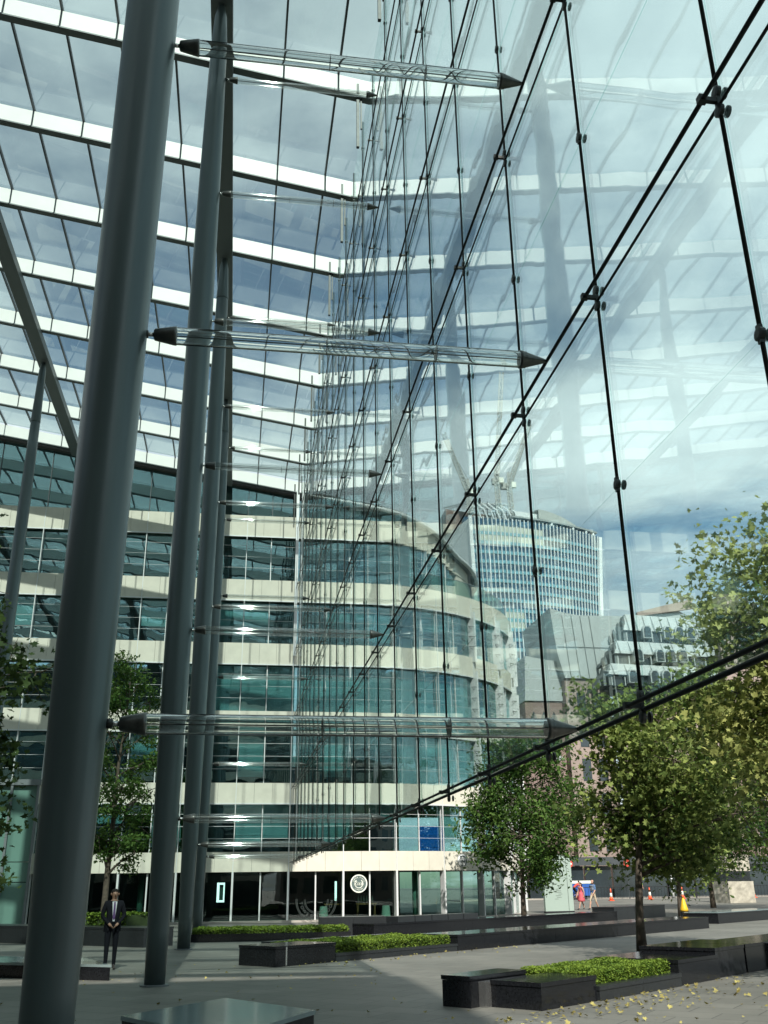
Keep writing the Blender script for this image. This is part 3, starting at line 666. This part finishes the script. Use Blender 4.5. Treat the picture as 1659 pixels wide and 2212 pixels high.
# ------------------------------------------------------------------ far buildings
tw=thing('glass_tower','tall flared blue glass tower under construction with white fins','tower')
PL=Vector((100,400)); PR=Vector((169,418)); dr=(PR-PL).normalized(); nr=Vector((dr.y,-dr.x)); WW=(PR-PL).length; PC=(PL+PR)/2
def tp_(t,z,d=0):
    wf=.85+.15*max(0,(z-30)/129)**1.4; p=PC+dr*((t-.5)*WW*wf)+nr*(3.5*max(0,(z-60)/100)**2+d+5*(1-(2*t-1)**2)); return p
def tpanel(t0,t1,z0,z1,d,n,mat,name,parent,th=.4):
    b=MB(); vs=[]
    for i in range(n+1):
        t=t0+(t1-t0)*i/n
        for z in (z0,z1):
            for q in (d,d-th): p=tp_(t,z,q); vs.append((p.x,p.y,z))
    fs=[]
    for i in range(n):
        a=4*i;c=a+4; fs+=[(a,c,c+2,a+2),(a+1,a+3,c+3,c+1),(a,a+1,c+1,c),(a+2,c+2,c+3,a+3)]
    fs+=[(0,2,3,1),(4*n,4*n+1,4*n+3,4*n+2)]
    return b.add(vs,fs).build(name,mat,parent)
def topz(t): return 160-1.2*t
nz=14
for i in range(nz): tpanel(0,1,20+10*i*.995,20+10*(i+1)*.995-.02,-.8,10,M['farglass'],'glazing',tw,6)
for i in range(30):
    z=27+4.45*i
    if z>156: break
    tpanel(.004,.996,z,z+1.5,-.35,10,M['fpanel'],'floor_band',tw)
    if i in (27,28): tpanel(.03,.50,z+1.55,z+4.4,-.5,6,M['fblind'],'blind',tw,.2)
    if i in (18,19): tpanel(.02,.33,z+1.55,z+4.4,-.5,6,M['fblind'],'blind',tw,.2)
    if i in (18,): tpanel(.42,.75,z+1.55,z+4.4,-.5,6,M['fblind'],'blind',tw,.2)
for i in range(37):
    t=i/36; pts=[]; ww=.9 if i in (0,36) else .17
    b=MB(); vs=[]
    zz=[22+ (topz(t)-22)*j/9 for j in range(10)]
    for z in zz:
        for dx,dd in ((-ww,-.3),(ww,-.3),(ww,.35),(-ww,.35)):
            p=tp_(t,z,dd)+dr*dx; vs.append((p.x,p.y,z))
    fs=[]
    for j in range(9):
        for q in range(4): fs.append((j*4+q,j*4+(q+1)%4,(j+1)*4+(q+1)%4,(j+1)*4+q))
    b.add(vs,fs).build('fin',M['fin'],tw)
for q in (-1,1):
    t=0 if q<0 else 1; b=MB(); vs=[]
    for z in (20,60,90,120,159): 
        for d in (-.5,-45): p=tp_(t,z,d)+dr*q*.1; vs.append((p.x,p.y,z))
    b.add(vs,[(2*i,2*i+1,2*i+3,2*i+2) for i in range(4)]).build('side_wall',M['fin'],tw)
tpanel(.0,1.0,159.2,161.6,-6,10,M['farglass'],'set_back_storey',tw,2)
tpanel(.30,1.0,161.6,162.4,-2.5,10,M['zinc'],'roof_edge',tw,12)
tpanel(.36,.62,162.4,167.0,-8,4,M['fin'],'plant_room',tw,10)
b=MB(); vs=[]
for i in range(9):
    t=.52+.36*i/8
    for d,z in ((-5,168.5-6*(i/8)**2),(-5,164-2*(i/8)),(-22,171-6*(i/8)**2)): p=tp_(t,159,d); vs.append((p.x,p.y,z))
b.add(vs,[(3*i,3*i+3,3*i+4,3*i+1) for i in range(8)]+[(3*i,3*i+2,3*i+5,3*i+3) for i in range(8)]).build('canopy',M['crane'],tw)
for t in (.60,.78,.90,.97):
    p=tp_(t,159,-3); MB().tube((p.x,p.y,159),(p.x,p.y,162.3),.6,n=6).build('roof_post',M['fin'],tw)
for i in range(7):
    t=.05+.042*i; p=tp_(t,159,-4); q=tp_(t-.05,159,-26)
    MB().path([(p.x+4,p.y,159.5),(p.x+2,p.y,165),(p.x-1,p.y+4,170),(q.x,q.y,173.5)],.35,5).build('roof_rib',M['fin'],tw)
for i in range(6):
    z=161.5+2.1*i; p=tp_(.04,159,-5); q=tp_(.34,159,-5); MB().tube((p.x+1-i*.5,p.y+i*1.5,z),(q.x-i*1.2,q.y+i*1.5,z),.2,n=5).build('scaffold_rail',M['crane'],tw)
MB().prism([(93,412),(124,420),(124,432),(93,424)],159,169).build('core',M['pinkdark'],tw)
for i in range(14):
    a=random.uniform(.0,.36); p=tp_(a,159,-8); h=random.uniform(163,171); MB().tube((p.x,p.y,159),(p.x+random.uniform(-2,2),p.y,h),.22,n=5).build('scaffold_pole',M['mull'],tw)
def lattice(b,p0,p1,w0,n,r=.24):
    p0=Vector(p0);p1=Vector(p1);d=(p1-p0).normalized(); a=d.cross(Vector((0.3,1,0.1))).normalized(); c=d.cross(a)
    cs=[a*w0+c*w0,a*w0-c*w0,-a*w0-c*w0,-a*w0+c*w0]
    for q in cs: b.tube(p0+q,p1+q*.75,r*1.5,n=4)
    for i in range(n):
        x=p0.lerp(p1,i/n); y=p0.lerp(p1,(i+1)/n)
        for j in range(4): b.tube(x+cs[j],y+cs[(j+1)%4],r,n=4); b.tube(x+cs[j],x+cs[(j+1)%4],r,n=4)
    return b
def crane(label,base,mast,tip,cab=True):
    t=thing('tower_crane',label,'crane',(0,0,0),0,'cranes on the tower'); m=Vector(mast)
    lattice(MB(),base,mast,1.2,9).build('mast',M['crane'],t)
    lattice(MB(),mast,tip,1.0,16).build('jib',M['crane'],t)
    k=m+(m-Vector(tip)).normalized()*7; k.z=m.z+1
    lattice(MB(),m,k,.7,3).build('counter_jib',M['crane'],t); MB().box(k.x-1.5,k.x+1.5,k.y-1,k.y+1,k.z-2.4,k.z+.6).build('counterweight',M['crane'],t)
    ap=m+Vector((0,0,7)); lattice(MB(),m,ap,.5,3).build('apex',M['crane'],t)
    MB().tube(ap,Vector(tip).lerp(m,.15),.1,n=4).tube(ap,k,.1,n=4).build('pendant_line',M['mull'],t)
    if cab: MB().box(m.x+.8,m.x+3,m.y-2,m.y,m.z-1.2,m.z+1.4).build('cab',M['signwhite'],t)
    return t
crane('white luffing crane leaning left on the tower roof',(103,404,164),(102.5,404,174.5),(90.7,400,203))
crane('tall white crane with near upright jib on the tower roof',(117,404,164),(116.5,404,181),(121.2,400,238))
crane('white crane leaning right with cab and counterweight on the tower roof',(123,404,164),(122.5,404,179),(133.4,400,210))
# pink granite and zinc roofed building across the street
mc_=thing('gabled_office_building','pink granite office building with steep grey zinc roofs across the street','office building')
def xz(poly,y0,y1,mat,name,parent):
    n=len(poly); vs=[(x,y0,z) for x,z in poly]+[(x,y1,z) for x,z in poly]
    return MB().add(vs,[tuple(range(n)),tuple(range(2*n-1,n-1,-1))]+[(i,i+n,(i+1)%n+n,(i+1)%n) for i in range(n)]).build(name,mat,parent)
rA=xz([(36.9,23.8),(36.25,26.5),(35.95,29.3),(35.7,32.1),(37.2,31.6),(39.2,31.3),(45,31.35),(45,23.8)],104.6,116,M['zinc'],'roof',mc_)
for x in (37.6,38.7,39.8,40.9): xz([(x,23.9),(x+.07,23.9),(x-.45,31.2),(x-.52,31.2)],104.52,104.6,M['zincdark'],'seam',rA)
for z in (27.4,): xz([(36.3,z),(44,z),(44,z+.07),(36.3,z+.07)],104.53,104.6,M['zincdark'],'seam',rA)
xz([(36.9,0),(36.9,23.7),(42.2,23.7),(42.2,0)],104.9,116,M['pink'],'wall',mc_)
for i in range(5):
    for j in range(2): xz([(38.2+1.9*j,5+3.7*i),(39.2+1.9*j,5+3.7*i),(39.2+1.9*j,7.4+3.7*i),(38.2+1.9*j,7.4+3.7*i)],104.85,104.9,M['farwin'],'window',mc_)
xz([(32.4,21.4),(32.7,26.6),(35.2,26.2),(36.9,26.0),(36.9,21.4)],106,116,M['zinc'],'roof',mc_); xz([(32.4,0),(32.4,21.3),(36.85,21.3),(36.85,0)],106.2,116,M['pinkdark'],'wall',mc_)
for i in range(3): xz([(33.0+1.2*i,14),(33.7+1.2*i,14),(33.7+1.2*i,19.5),(33.35+1.2*i,20.2),(33.0+1.2*i,19.5)],106.12,106.19,M['farwin'],'window',mc_)
MB().add([(27,104,14.5),(36,104,14.5),(36,112,18.2),(30,112,18.2)],[(0,1,2,3)]).add([(27,104,0),(36,104,0),(36,104,14.5),(27,104,14.5)],[(0,1,2,3)],1).build('low_roof',[M['zinc'],M['pinkdark']],mc_)
# stepped zinc mansard with dormers
tiers=[(31.5,29.35,28.05),(28.05,26.35,25.15),(25.15,23.7,22.5)]
for k,(zt,zb,zw) in enumerate(tiers):
    yf=103.4-.9*k; xl=44.8-1.35*k-.4*(k>0); xr=53.2+.5*k
    b=MB().add([(xl,yf+.9,zt),(xr,yf+.9,zt-.35),(xr+.3,yf,zb-.2),(xl-.7,yf,zb),(xl,yf+8,zt),(xr,yf+8,zt-.35),(xr+.3,yf+8,zb-.2),(xl-.7,yf+8,zb)],[(3,2,1,0),(0,1,5,4),(4,7,3,0),(1,2,6,5),(2,3,7,6)])
    r_=b.build('roof_tier',M['zinc'],mc_)
    n=8
    for i in range(n+1):
        x=xl+(xr-xl)*i/n; MB().add([(x-.04,yf+.86,zt-.05-.35*i/n),(x+.04,yf+.86,zt-.05-.35*i/n),(x+.04+.02,yf-.06,zb-.2*i/n),(x-.04-.1,yf-.06,zb-.2*i/n)],[(3,2,1,0)]).build('seam',M['zincdark'],r_)
    xz([(xl-.6,zw),(xl-.6,zb-.02),(xr,zb-.22),(xr,zw)],yf+.5,yf+7,M['farwin'],'window_band',mc_)
    for i in range(9):
        x=xl-.3+(xr-xl)*i/8; MB().box(x-.06,x+.06,yf+.2,yf+.49,zw,zb-.25).build('window_post',M['zinc'],mc_)
    for x in (xl+2.0,xl+4.6,xl+6.0,xl+7.4):
        d=xz([(x-.55,zb-1.0),(x-.55,zb+.15),(x-.3,zb+.5),(x+.3,zb+.5),(x+.55,zb+.15),(x+.55,zb-1.0)],yf-.45,yf+.6,M['zinc'],'dormer',mc_)
        xz([(x-.42,zb-.9),(x-.42,zb+.05),(x-.22,zb+.36),(x+.22,zb+.36),(x+.42,zb+.05),(x+.42,zb-.9)],yf-.5,yf-.455,M['farwin'],'dormer_window',d)
    for i in range(4):
        x=xl-.5-.55*i; z=zt-.9-.75*i
        xz([(x-.16,zw),(x-.16,z),(x,z+.5),(x+.16,z),(x+.16,zw)],yf+.3+.2*i,yf+3,M['zincdark'],'rake_fin',mc_)
# gable and back roofs to the right
xz([(53.4,27),(53.4,31),(56.6,33.0),(57.2,27)],105.5,116,M['zinc'],'roof',mc_)
for i in range(6): xz([(53.8+.6*i,27),(53.88+.6*i,27),(53.88+.6*i,31.2+.36*i),(53.8+.6*i,31.2+.36*i)],105.43,105.5,M['zincdark'],'seam',mc_)
xz([(56.2,20),(56.2,28.5),(58.4,34.9),(61.2,28.5),(61.2,20)],104,112,M['pink'],'gable',mc_)
xz([(48.6,31),(48.8,33.0),(54,35.2),(57.4,33.3),(57.4,31)],112,118,M['zinc'],'roof',mc_)
xz([(49.6,33.35),(49.6,33.9),(57.2,35.9),(57.2,34.6)],111.5,112,M['pink'],'coping',mc_)
xz([(61.2,20),(61.2,29.5),(66,30.5),(72,28),(72,20)],106,114,M['pink'],'wall',mc_)
MB().box(42.25,90,103.2,104,0,22.4).build('back_wall',M['farwin'],mc_)
for i in range(27):
    x=42.4+1.75*i; w2=.27 if i%3 else .5
    MB().box(x-w2,x+w2,102.2-(.5 if i%3==0 else 0),103.2,0,22.4 if i>8 else 20.6+.3*(i%3)).build('pier',M['pink'],mc_)
for k in range(5):
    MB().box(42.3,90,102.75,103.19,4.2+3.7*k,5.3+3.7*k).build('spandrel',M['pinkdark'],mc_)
MB().box(27,100,100.6,101.6,3.5,4.3).build('shop_fascia',M['mull'],mc_)
for i in range(24): MB().box(27.1+3*i,29.9+3*i,101.1,101.6,.42,3.45).build('shop_front',M['farwin'],mc_)
# ------------------------------------------------------------------ street things
totem=thing('map_totem','pale green upright glass map sign with fine print','sign',(19.15,58.6,gz(19,58.6)),R_(12))
MB().box(-.95,.95,-.09,.09,.1,3.2).build('panel',M['totem'],totem); MB().box(-.97,.97,-.11,.11,0,.1).build('base',M['black'],totem)
MB().box(.60,.635,-.096,-.092,.1,3.2).build('groove',M['print'],totem)
for i in range(9): 
    a=random.uniform(-.3,.05); MB().box(a,a+random.uniform(.15,.4),-.0955,-.0915,.75+.09*i,.775+.09*i).build('print_line',M['print'],totem)
MB().box(-.8,.4,-.0955,-.0915,1.9,1.915).build('print_line',M['print'],totem); MB().box(-.22,-.2,-.0955,-.0915,2.0,2.9).build('print_line',M['print'],totem)
MB().lathe([(.03,0),(.03,.003)],12,(-.2,-.0955,1.905),0,'y').build('red_dot',M['red'],totem)
mo=thing('stone_monument','rough square stone monument with a dark banded waist','monument',(36.4,70.5,gz(36,70)),R_(6))
rb=MB()
def rough(x0,x1,y0,y1,z0,z1,n=7,am=.03,seed=1):
    rr=random.Random(seed); b=MB()
    def grid(f):
        base=len(b.v)
        for i in range(n+1):
            for j in range(n+1):
                p=Vector(f(i/n,j/n)); e=0 if i in(0,n) or j in (0,n) else 1
                b.v.append(tuple(p+Vector((rr.uniform(-1,1),rr.uniform(-1,1),rr.uniform(-.5,.5)))*am*e))
        for i in range(n):
            for j in range(n): b.f.append((base+i*(n+1)+j,base+(i+1)*(n+1)+j,base+(i+1)*(n+1)+j+1,base+i*(n+1)+j+1)); b.m.append(0)
    l=lambda a,c,t:a+(c-a)*t
    grid(lambda u,v:(l(x0,x1,u),y0,l(z0,z1,v))); grid(lambda u,v:(l(x1,x0,u),y1,l(z0,z1,v))); grid(lambda u,v:(x1,l(y0,y1,u),l(z0,z1,v))); grid(lambda u,v:(x0,l(y1,y0,u),l(z0,z1,v))); grid(lambda u,v:(l(x0,x1,u),l(y0,y1,v),z1))
    return b
rough(-1.05,1.05,-1,1,0,1.45).build('base_block',M['mstone'],mo); rough(-.98,.98,-.93,.93,2.15,3.3,seed=4).build('top_block',M['mstone'],mo)
for i in range(4): MB().box(-.95+.02*(i%2),.95-.02*(i%2),-.9,.9,1.453+.174*i,1.62+.174*i).build('dark_course',M['granite2'],mo)
yc=thing('yellow_cover','small yellow cover standing against a tree trunk','cover',(21.55,46.9,.0)); MB().lathe([(.19,0),(.19,.08),(.14,.25),(.08,.5),(.03,.6),(.0,.62)],16,(0,0,.38)).build('cover_body',M['yellow'],yc,True); MB().lathe([(.2,0),(.21,.38)],12).build('cover_foot',M['granite2'],yc)
def traffic_cone(x,y,label,h=.8):
    t=thing('traffic_cone',label,'traffic cone',(x,y,gz(x,y)),0,'traffic cones')
    MB().box(-.2,.2,-.2,.2,0,.05).build('base',M['orange'],t)
    MB().lathe([(.16,.05),(.12,.30*h)],14).build('lower_band',M['orange'],t,True); MB().lathe([(.12,.30*h),(.075,.62*h)],14).build('white_band',M['signwhite'],t,True); MB().lathe([(.075,.62*h),(.03,h)],14).build('tip',M['orange'],t,True)
for i,(px,py,hh,lb) in enumerate(((30.6,80,.95,'orange and white traffic cone left of the walking woman by the railing'),(35.2,83,.95,'traffic cone just right of the walking man'),(38.6,84,1.0,'traffic cone at the foot of the pale lamp post'),(45.2,84,.9,'traffic cone right of the slim plaza tree trunk'),(49.6,85,1.05,'traffic cone beside the black bollards'),(59.0,85,1.2,'tall traffic cone left of the stone monument'),(60.4,85.5,.9,'low traffic cone nearest the stone monument'))):
    traffic_cone(px,py,lb,hh)
ir=thing('iron_railing','black iron street railing behind the walking couple','railing')
ra=Vector((27.5,85.5)); rb_=Vector((76,83.5)); nb=170
mbar=MB().tube((0,0,.08),(0,0,1.02),.014,n=5).mesh('bar',M['black']); mpost=MB().box(-.04,.04,-.04,.04,0,1.15).mesh('post',M['black'])
for i in range(nb+1):
    p=ra.lerp(rb_,i/nb); ob('post' if i%9==0 else 'bar',mpost if i%9==0 else mbar,ir,(p.x,p.y,gz(p.x,p.y)))
for z in (.12,1.0): MB().path([(*ra.lerp(rb_,i/8),gz(*ra.lerp(rb_,i/8))+z) for i in range(9)],.022,6).build('top_rail' if z>.5 else 'bottom_rail',M['black'],ir)
for i,(x,y) in enumerate(((46.9,83.0),(51.4,82.7))):
    t=thing('bollard',['black bollard left of the traffic cone by the railing','black bollard right of the traffic cone by the railing'][i],'bollard',(x,y,gz(x,y)),0,'bollards'); MB().lathe([(.17,0),(.15,.1),(.13,1.1),(.15,1.14),(.10,1.26),(0.01,1.3)],14).build('bollard_body',M['black'],t,True)
lp=thing('lamp_post','pale slim lamp post by the street railing','lamp post',(38.9,86.5,.42)); MB().lathe([(.16,0),(.16,.9),(.10,1.0),(.07,7)],14).build('pole',M['offwhite'],lp,True); MB().path([(0,0,7),(0,-.6,7.35),(0,-1.4,7.4)],.05,8).build('arm',M['offwhite'],lp,True); MB().ell((0,-1.6,7.38),(.14,.34,.08)).build('lantern',M['offwhite'],lp,True)
def roadsign(x,y,label,mat,h,r=.32):
    t=thing('road_sign',label,'sign',(x,y,gz(x,y))); MB().tube((0,0,0),(0,0,h+.3),.04,n=8).build('pole',M['mull'],t); MB().lathe([(r,0),(r,.03)],24,(0,-.07,h),0,'y').build('disc',M[mat],t); MB().box(-r*.7,r*.7,-.085,-.073,h-.07,h+.07).build('white_bar',M['signwhite'],t)
roadsign(29.3,86,'red round no entry sign beside the green tree trunk','red',2.95); roadsign(35.0,87,'red round no entry sign above the walking couple','red',3.0)
br=thing('barrier_board','long white-topped blue barrier board along the street','barrier'); 
for i in range(2): MB().box(27.6+2.1*i,29.6+2.1*i,87.4,87.5,.75,1.75).build('blue_board',M['blue'],br); MB().box(27.6+2.1*i,29.6+2.1*i,87.36,87.54,1.753,1.98).build('white_top',M['signwhite'],br)
# ------------------------------------------------------------------ people
def person(label,loc,rz,sc,mats,J,clothes,extra=None):
    """J: joint -> (pos,(rx,ry)); clothes: bone -> material slot"""
    t=thing('person',label,'person',loc,rz); t.scale=(sc,sc,sc)
    names=list(J); idx={n:i for i,n in enumerate(names)}
    me=bpy.data.meshes.new('body'); E_=[(idx[a],idx[b]) for a,b in BONES]
    me.from_pydata([J[n][0] for n in names],E_,[]); o=bpy.data.objects.new('tmp',me); COL.objects.link(o)
    md=o.modifiers.new('s','SKIN'); md.use_smooth_shade=True
    for i,n in enumerate(names):
        sv=me.skin_vertices[0].data[i]; sv.radius=J[n][1]; sv.use_root=(n=='pelvis')
    o.modifiers.new('d','SUBSURF').levels=1; o.modifiers['d'].render_levels=1
    dg=bpy.context.evaluated_depsgraph_get(); em=bpy.data.meshes.new_from_object(o.evaluated_get(dg)); bpy.data.objects.remove(o)
    em.materials.clear()
    for m in mats: em.materials.append(M[m])
    bs=[(Vector(J[a][0]),Vector(J[b][0]),clothes.get(b,clothes.get(a,0))) for a,b in BONES]
    for p in em.polygons:
        c=p.center; best=9;mi=0
        for a,b,k in bs:
            d=b-a; f=max(0,min(1,(c-a).dot(d)/d.length_squared)); q=(a+d*f-c).length
            if q<best: best=q;mi=k
        p.material_index=mi; p.use_smooth=True
    ob('body',em,t)
    hd=Vector(J['head'][0])
    f=MB(); f.ell(hd+Vector((0,-.098,-.01)),(.014,.02,.022),8,6)
    for s in (-1,1): f.ell(hd+Vector((.085*s,.005,-.005)),(.014,.024,.034),8,6)
    f.build('nose_and_ears',M[mats[0]],t,True)
    e=MB()
    for s in (-1,1): e.ell(hd+Vector((.034*s,-.086,.012)),(.009,.006,.005),8,5)
    e.ell(hd+Vector((0,-.086,-.055)),(.02,.006,.004),8,5); e.build('eyes_and_mouth',M['hair'],t,True)
    hb=MB(); 
    hb.ell(hd+Vector((0,.032,.042)),(.088,.09,.076),14,8); 
    hb.build('hair',M[(extra or {}).get('hair','hair')],t,True)
    for s in ('L','R'):
        h=Vector(J['hand'+s][0]); w_=Vector(J['wrist'+s][0]); d=(h-w_).normalized(); side=d.cross(Vector((1,0,0))).normalized(); fb=MB()
        for q,ln in ((-1.5,.055),(-.5,.068),(.5,.066),(1.5,.05)): 
            b0=h+side*q*.017; b1=b0+d*ln*.55; b2=b1+(d*.8+Vector((-.5 if s=='L' else .5,0,0))*.5).normalized()*ln*.5; fb.path([b0-d*.02,b0,b1,b2],[.009,.0095,.0085,.006],6)
        b0=h-d*.035-side*.03; fb.path([b0,b0-side*.025+d*.02,b0-side*.03+d*.055],[.011,.01,.007],6)
        fb.build('fingers',M[mats[0]],t,True)
    return t
BONES=[('pelvis','waist'),('waist','chest'),('chest','neck'),('neck','chin'),('chin','head'),('head','crown')]
for s in 'LR': BONES+=[('chest','sho'+s),('sho'+s,'elb'+s),('elb'+s,'wrist'+s),('wrist'+s,'hand'+s),('pelvis','hip'+s),('hip'+s,'knee'+s),('knee'+s,'ank'+s),('ank'+s,'toe'+s)]
def base_pose(fat=1.0,leg=(0,0),arm=(0,0),out=.0):
    J={'pelvis':((0,0,.95),(.15*fat,.115*fat)),'waist':((0,0,1.10),(.135*fat,.105*fat)),'chest':((0,.0,1.30),(.165*fat,.12*fat)),'neck':((0,.01,1.46),(.055,.055)),'chin':((0,-.005,1.53),(.06,.065)),'head':((0,-.012,1.60),(.085,.095)),'crown':((0,0,1.675),(.06,.065))}
    for s,q in (('L',1),('R',-1)):
        l=leg[0 if q>0 else 1]; a=arm[0 if q>0 else 1]
        J['sho'+s]=((.18*q,.0,1.40),(.068,.068)); J['elb'+s]=((.235*q+out*q,a*.5+.02,1.12),(.048,.048)); J['wrist'+s]=((.225*q,a-.05,.89),(.03,.034)); J['hand'+s]=((.22*q,a-.075,.82),(.022,.036))
        J['hip'+s]=((.085*q,l*.05,.88),(.088,.092)); J['knee'+s]=((.095*q,l*.45-.03*abs(l)*3,.48),(.058,.06)); J['ank'+s]=((.095*q,l*.9,.085+.10*max(0,l)),(.038,.042)); J['toe'+s]=((.10*q,l*.9-.15,.035+.02*max(0,l)),(.036,.028))
    return J
SUITC={**{k:1 for k in ('waist','chest','shoL','shoR','elbL','elbR','wristL','wristR')},**{k:2 for k in ('hipL','hipR','kneeL','kneeR','ankL','ankR','pelvis')},'toeL':3,'toeR':3,'handL':0,'handR':0,'neck':1,'chin':0,'head':0,'crown':0}
PM=base_pose(1.1,(.02,-.06),(.03,.05))
for s_,q in (('L',1),('R',-1)): PM['elb'+s_]=((.25*q,-.02,1.13),(.05,.05)); PM['wrist'+s_]=((.10*q,-.17,.97),(.033,.036)); PM['hand'+s_]=((.045*q,-.19,.915),(.024,.036))
man=person('man in a dark suit, white shirt and tie standing in shade',(-2.57,23.6,0),R_(12),.965,['skin2','suit','suit','shoe'],PM,SUITC)
b=MB().prism([(-.14,-.0),(.14,0),(.10,.0),(-.10,0)],0,.001)
jk=MB()
for q in (-1,1): jk.add([(q*.02,-.135,1.02),(q*.18,-.10,1.0),(q*.19,.02,.80),(q*.10,-.12,.80),(q*.19,.02,1.0)],[(0,1,3),(1,2,3),(1,4,2)])
jk.build('jacket_skirt',M['suit'],man)
MB().add([(-.055,-.118,1.44),(.055,-.118,1.44),(.035,-.150,1.2),(.02,-.147,1.02),(-.02,-.147,1.02),(-.035,-.150,1.2)],[(0,5,4,3,2,1)]).build('shirt_front',M['shirt'],man)
MB().add([(-.018,-.127,1.43),(.018,-.127,1.43),(.03,-.158,1.1),(0,-.155,1.04),(-.03,-.158,1.1)],[(0,4,3,2,1)]).build('tie',M['tie'],man)
wc={**{k:1 for k in ('waist','chest','pelvis','hipL','hipR')},'kneeL':0,'kneeR':0,'ankL':0,'ankR':0,'toeL':2,'toeR':2,'neck':0,'shoL':1,'shoR':1,'elbL':0,'elbR':0,'wristL':0,'wristR':0,'handL':0,'handR':0}
wy=62.0
wo_=person('woman in a red sleeveless dress walking with a red bag',(21.75,wy,gz(21.75,wy)+.01),R_(-75),.93,['skin','dress','shoe'],base_pose(.88,(-.32,.30),(.12,-.16)),wc)
MB().lathe([(.13,1.12),(.17,.95),(.24,.62),(.25,.52),(.235,.52),(.16,.93)],18).build('skirt',M['dress'],wo_,True)
MB().box(-.35,-.24,-.14,.14,.62,.86).build('bag',M['bag'],wo_); MB().path([(-.29,-.1,.86),(-.26,-.04,1.2),(-.15,0,1.45),(-.26,.05,1.2),(-.29,.1,.86)],.008,5).build('bag_strap',M['bag'],wo_)
hb=MB().ell((0,.06,1.52),(.085,.06,.14)).build('long_hair',M['hair'],wo_,True)
mcl={**{k:1 for k in ('waist','chest','shoL','shoR','elbL','elbR','neck')},'wristL':0,'wristR':0,'handL':0,'handR':0,'pelvis':2,'hipL':2,'hipR':2,'kneeL':2,'kneeR':2,'ankL':0,'ankR':0,'toeL':3,'toeR':3,'chin':0}
mw=person('man in a striped blue polo and khaki shorts walking beside the woman',(22.35,wy-.5,gz(22.3,wy)+.01),R_(-60),1.01,['skin','polo','khaki','shoe'],base_pose(1.12,(.34,-.30),(-.22,.2),.03),mcl,{'hair':'skin'})
for z in (1.12,1.2,1.28,1.36): MB().lathe([(.168,0),(.171,.012),(.168,.024)],20,(0,0,z)).build('stripe',M['shirt'],mw,True)
hv=dict(mcl); hp=person('worker in a yellow hi-vis vest standing by the street railing',(36.6,88.2,.42),R_(20),1.03,['skin','hiviz','suit','shoe'],base_pose(1.1),hv)
sp_=person('person in a white top with a red bag beyond the railings',(52.3,88.0,.42),R_(-40),1.0,['skin','shirt','polo','shoe'],base_pose(1.0,(.2,-.2),(-.1,.1)),hv)
MB().box(.15,.32,-.1,.15,.9,1.3).build('bag',M['red'],sp_)
def bicycle(label,x,y,rz):
    t=thing('bicycle',label,'bicycle',(x,y,gz(x,y)),rz,'bicycles on the street')
    for q in (-.52,.52):
        b=MB(); pts=[(q+.33*math.cos(a*math.pi/12),0,.34+.33*math.sin(a*math.pi/12)) for a in range(25)]; b.path(pts,.018,6); wv=b.build('wheel',M['black'],t)
        sb=MB()
        for a in range(8): sb.tube((q,0,.34),(q+.32*math.cos(a*math.pi/4),0,.34+.32*math.sin(a*math.pi/4)),.004,n=3)
        sb.build('spokes',M['chrome'],wv)
    f=MB()
    for a,b in (((-.52,0,.34),(-.12,0,.32)),((-.12,0,.32),(-.22,0,.85)),((-.52,0,.34),(-.2,0,.75)),((-.2,0,.75),(.36,0,.78)),((-.12,0,.32),(.38,0,.70)),((.52,0,.34),(.34,0,.95))): f.tube(a,b,.018,n=6)
    f.build('frame',M['blue'],t); MB().ell((-.23,0,.89),(.13,.07,.03)).build('saddle',M['black'],t,True); MB().path([(.42,-.25,.98),(.34,-.2,1.0),(.34,.2,1.0),(.42,.25,.98)],.014,6).build('handlebar',M['black'],t,True)
    return t
bicycle('bicycle ridden behind the railing left of the map totem',29.9,86.6,R_(8)); bicycle('bicycle leaning at the railing right of the slim plaza tree',47.6,84.6,R_(70))
J=base_pose(1.0); J['pelvis']=((0,.15,.93),(.14,.12)); J['waist']=((0,.05,1.05),(.13,.11)); J['chest']=((0,-.18,1.22),(.16,.12)); J['neck']=((0,-.33,1.33),(.055,.055)); J['chin']=((0,-.40,1.38),(.06,.065)); J['head']=((0,-.45,1.44),(.085,.095)); J['crown']=((0,-.45,1.52),(.06,.065))
for s,q in (('L',1),('R',-1)):
    J['sho'+s]=((.17*q,-.26,1.28),(.065,.065)); J['elb'+s]=((.24*q,-.38,1.08),(.045,.045)); J['wrist'+s]=((.22*q,-.52,1.0),(.03,.03)); J['hand'+s]=((.21*q,-.58,1.0),(.03,.03))
    J['hip'+s]=((.09*q,.10,.88),(.088,.09)); J['knee'+s]=((.11*q,-.22,.62 if q>0 else .52),(.056,.06)); J['ank'+s]=((.11*q,.02 if q>0 else -.05,.30 if q>0 else .14),(.036,.04)); J['toe'+s]=((.11*q,-.12 if q>0 else -.2,.26 if q>0 else .10),(.035,.028))
person('cyclist in a red top bent over the handlebar behind the railing',(29.85,86.6,gz(29.9,86.6)),R_(98),1.0,['skin','red','suit','shoe'],J,hv)
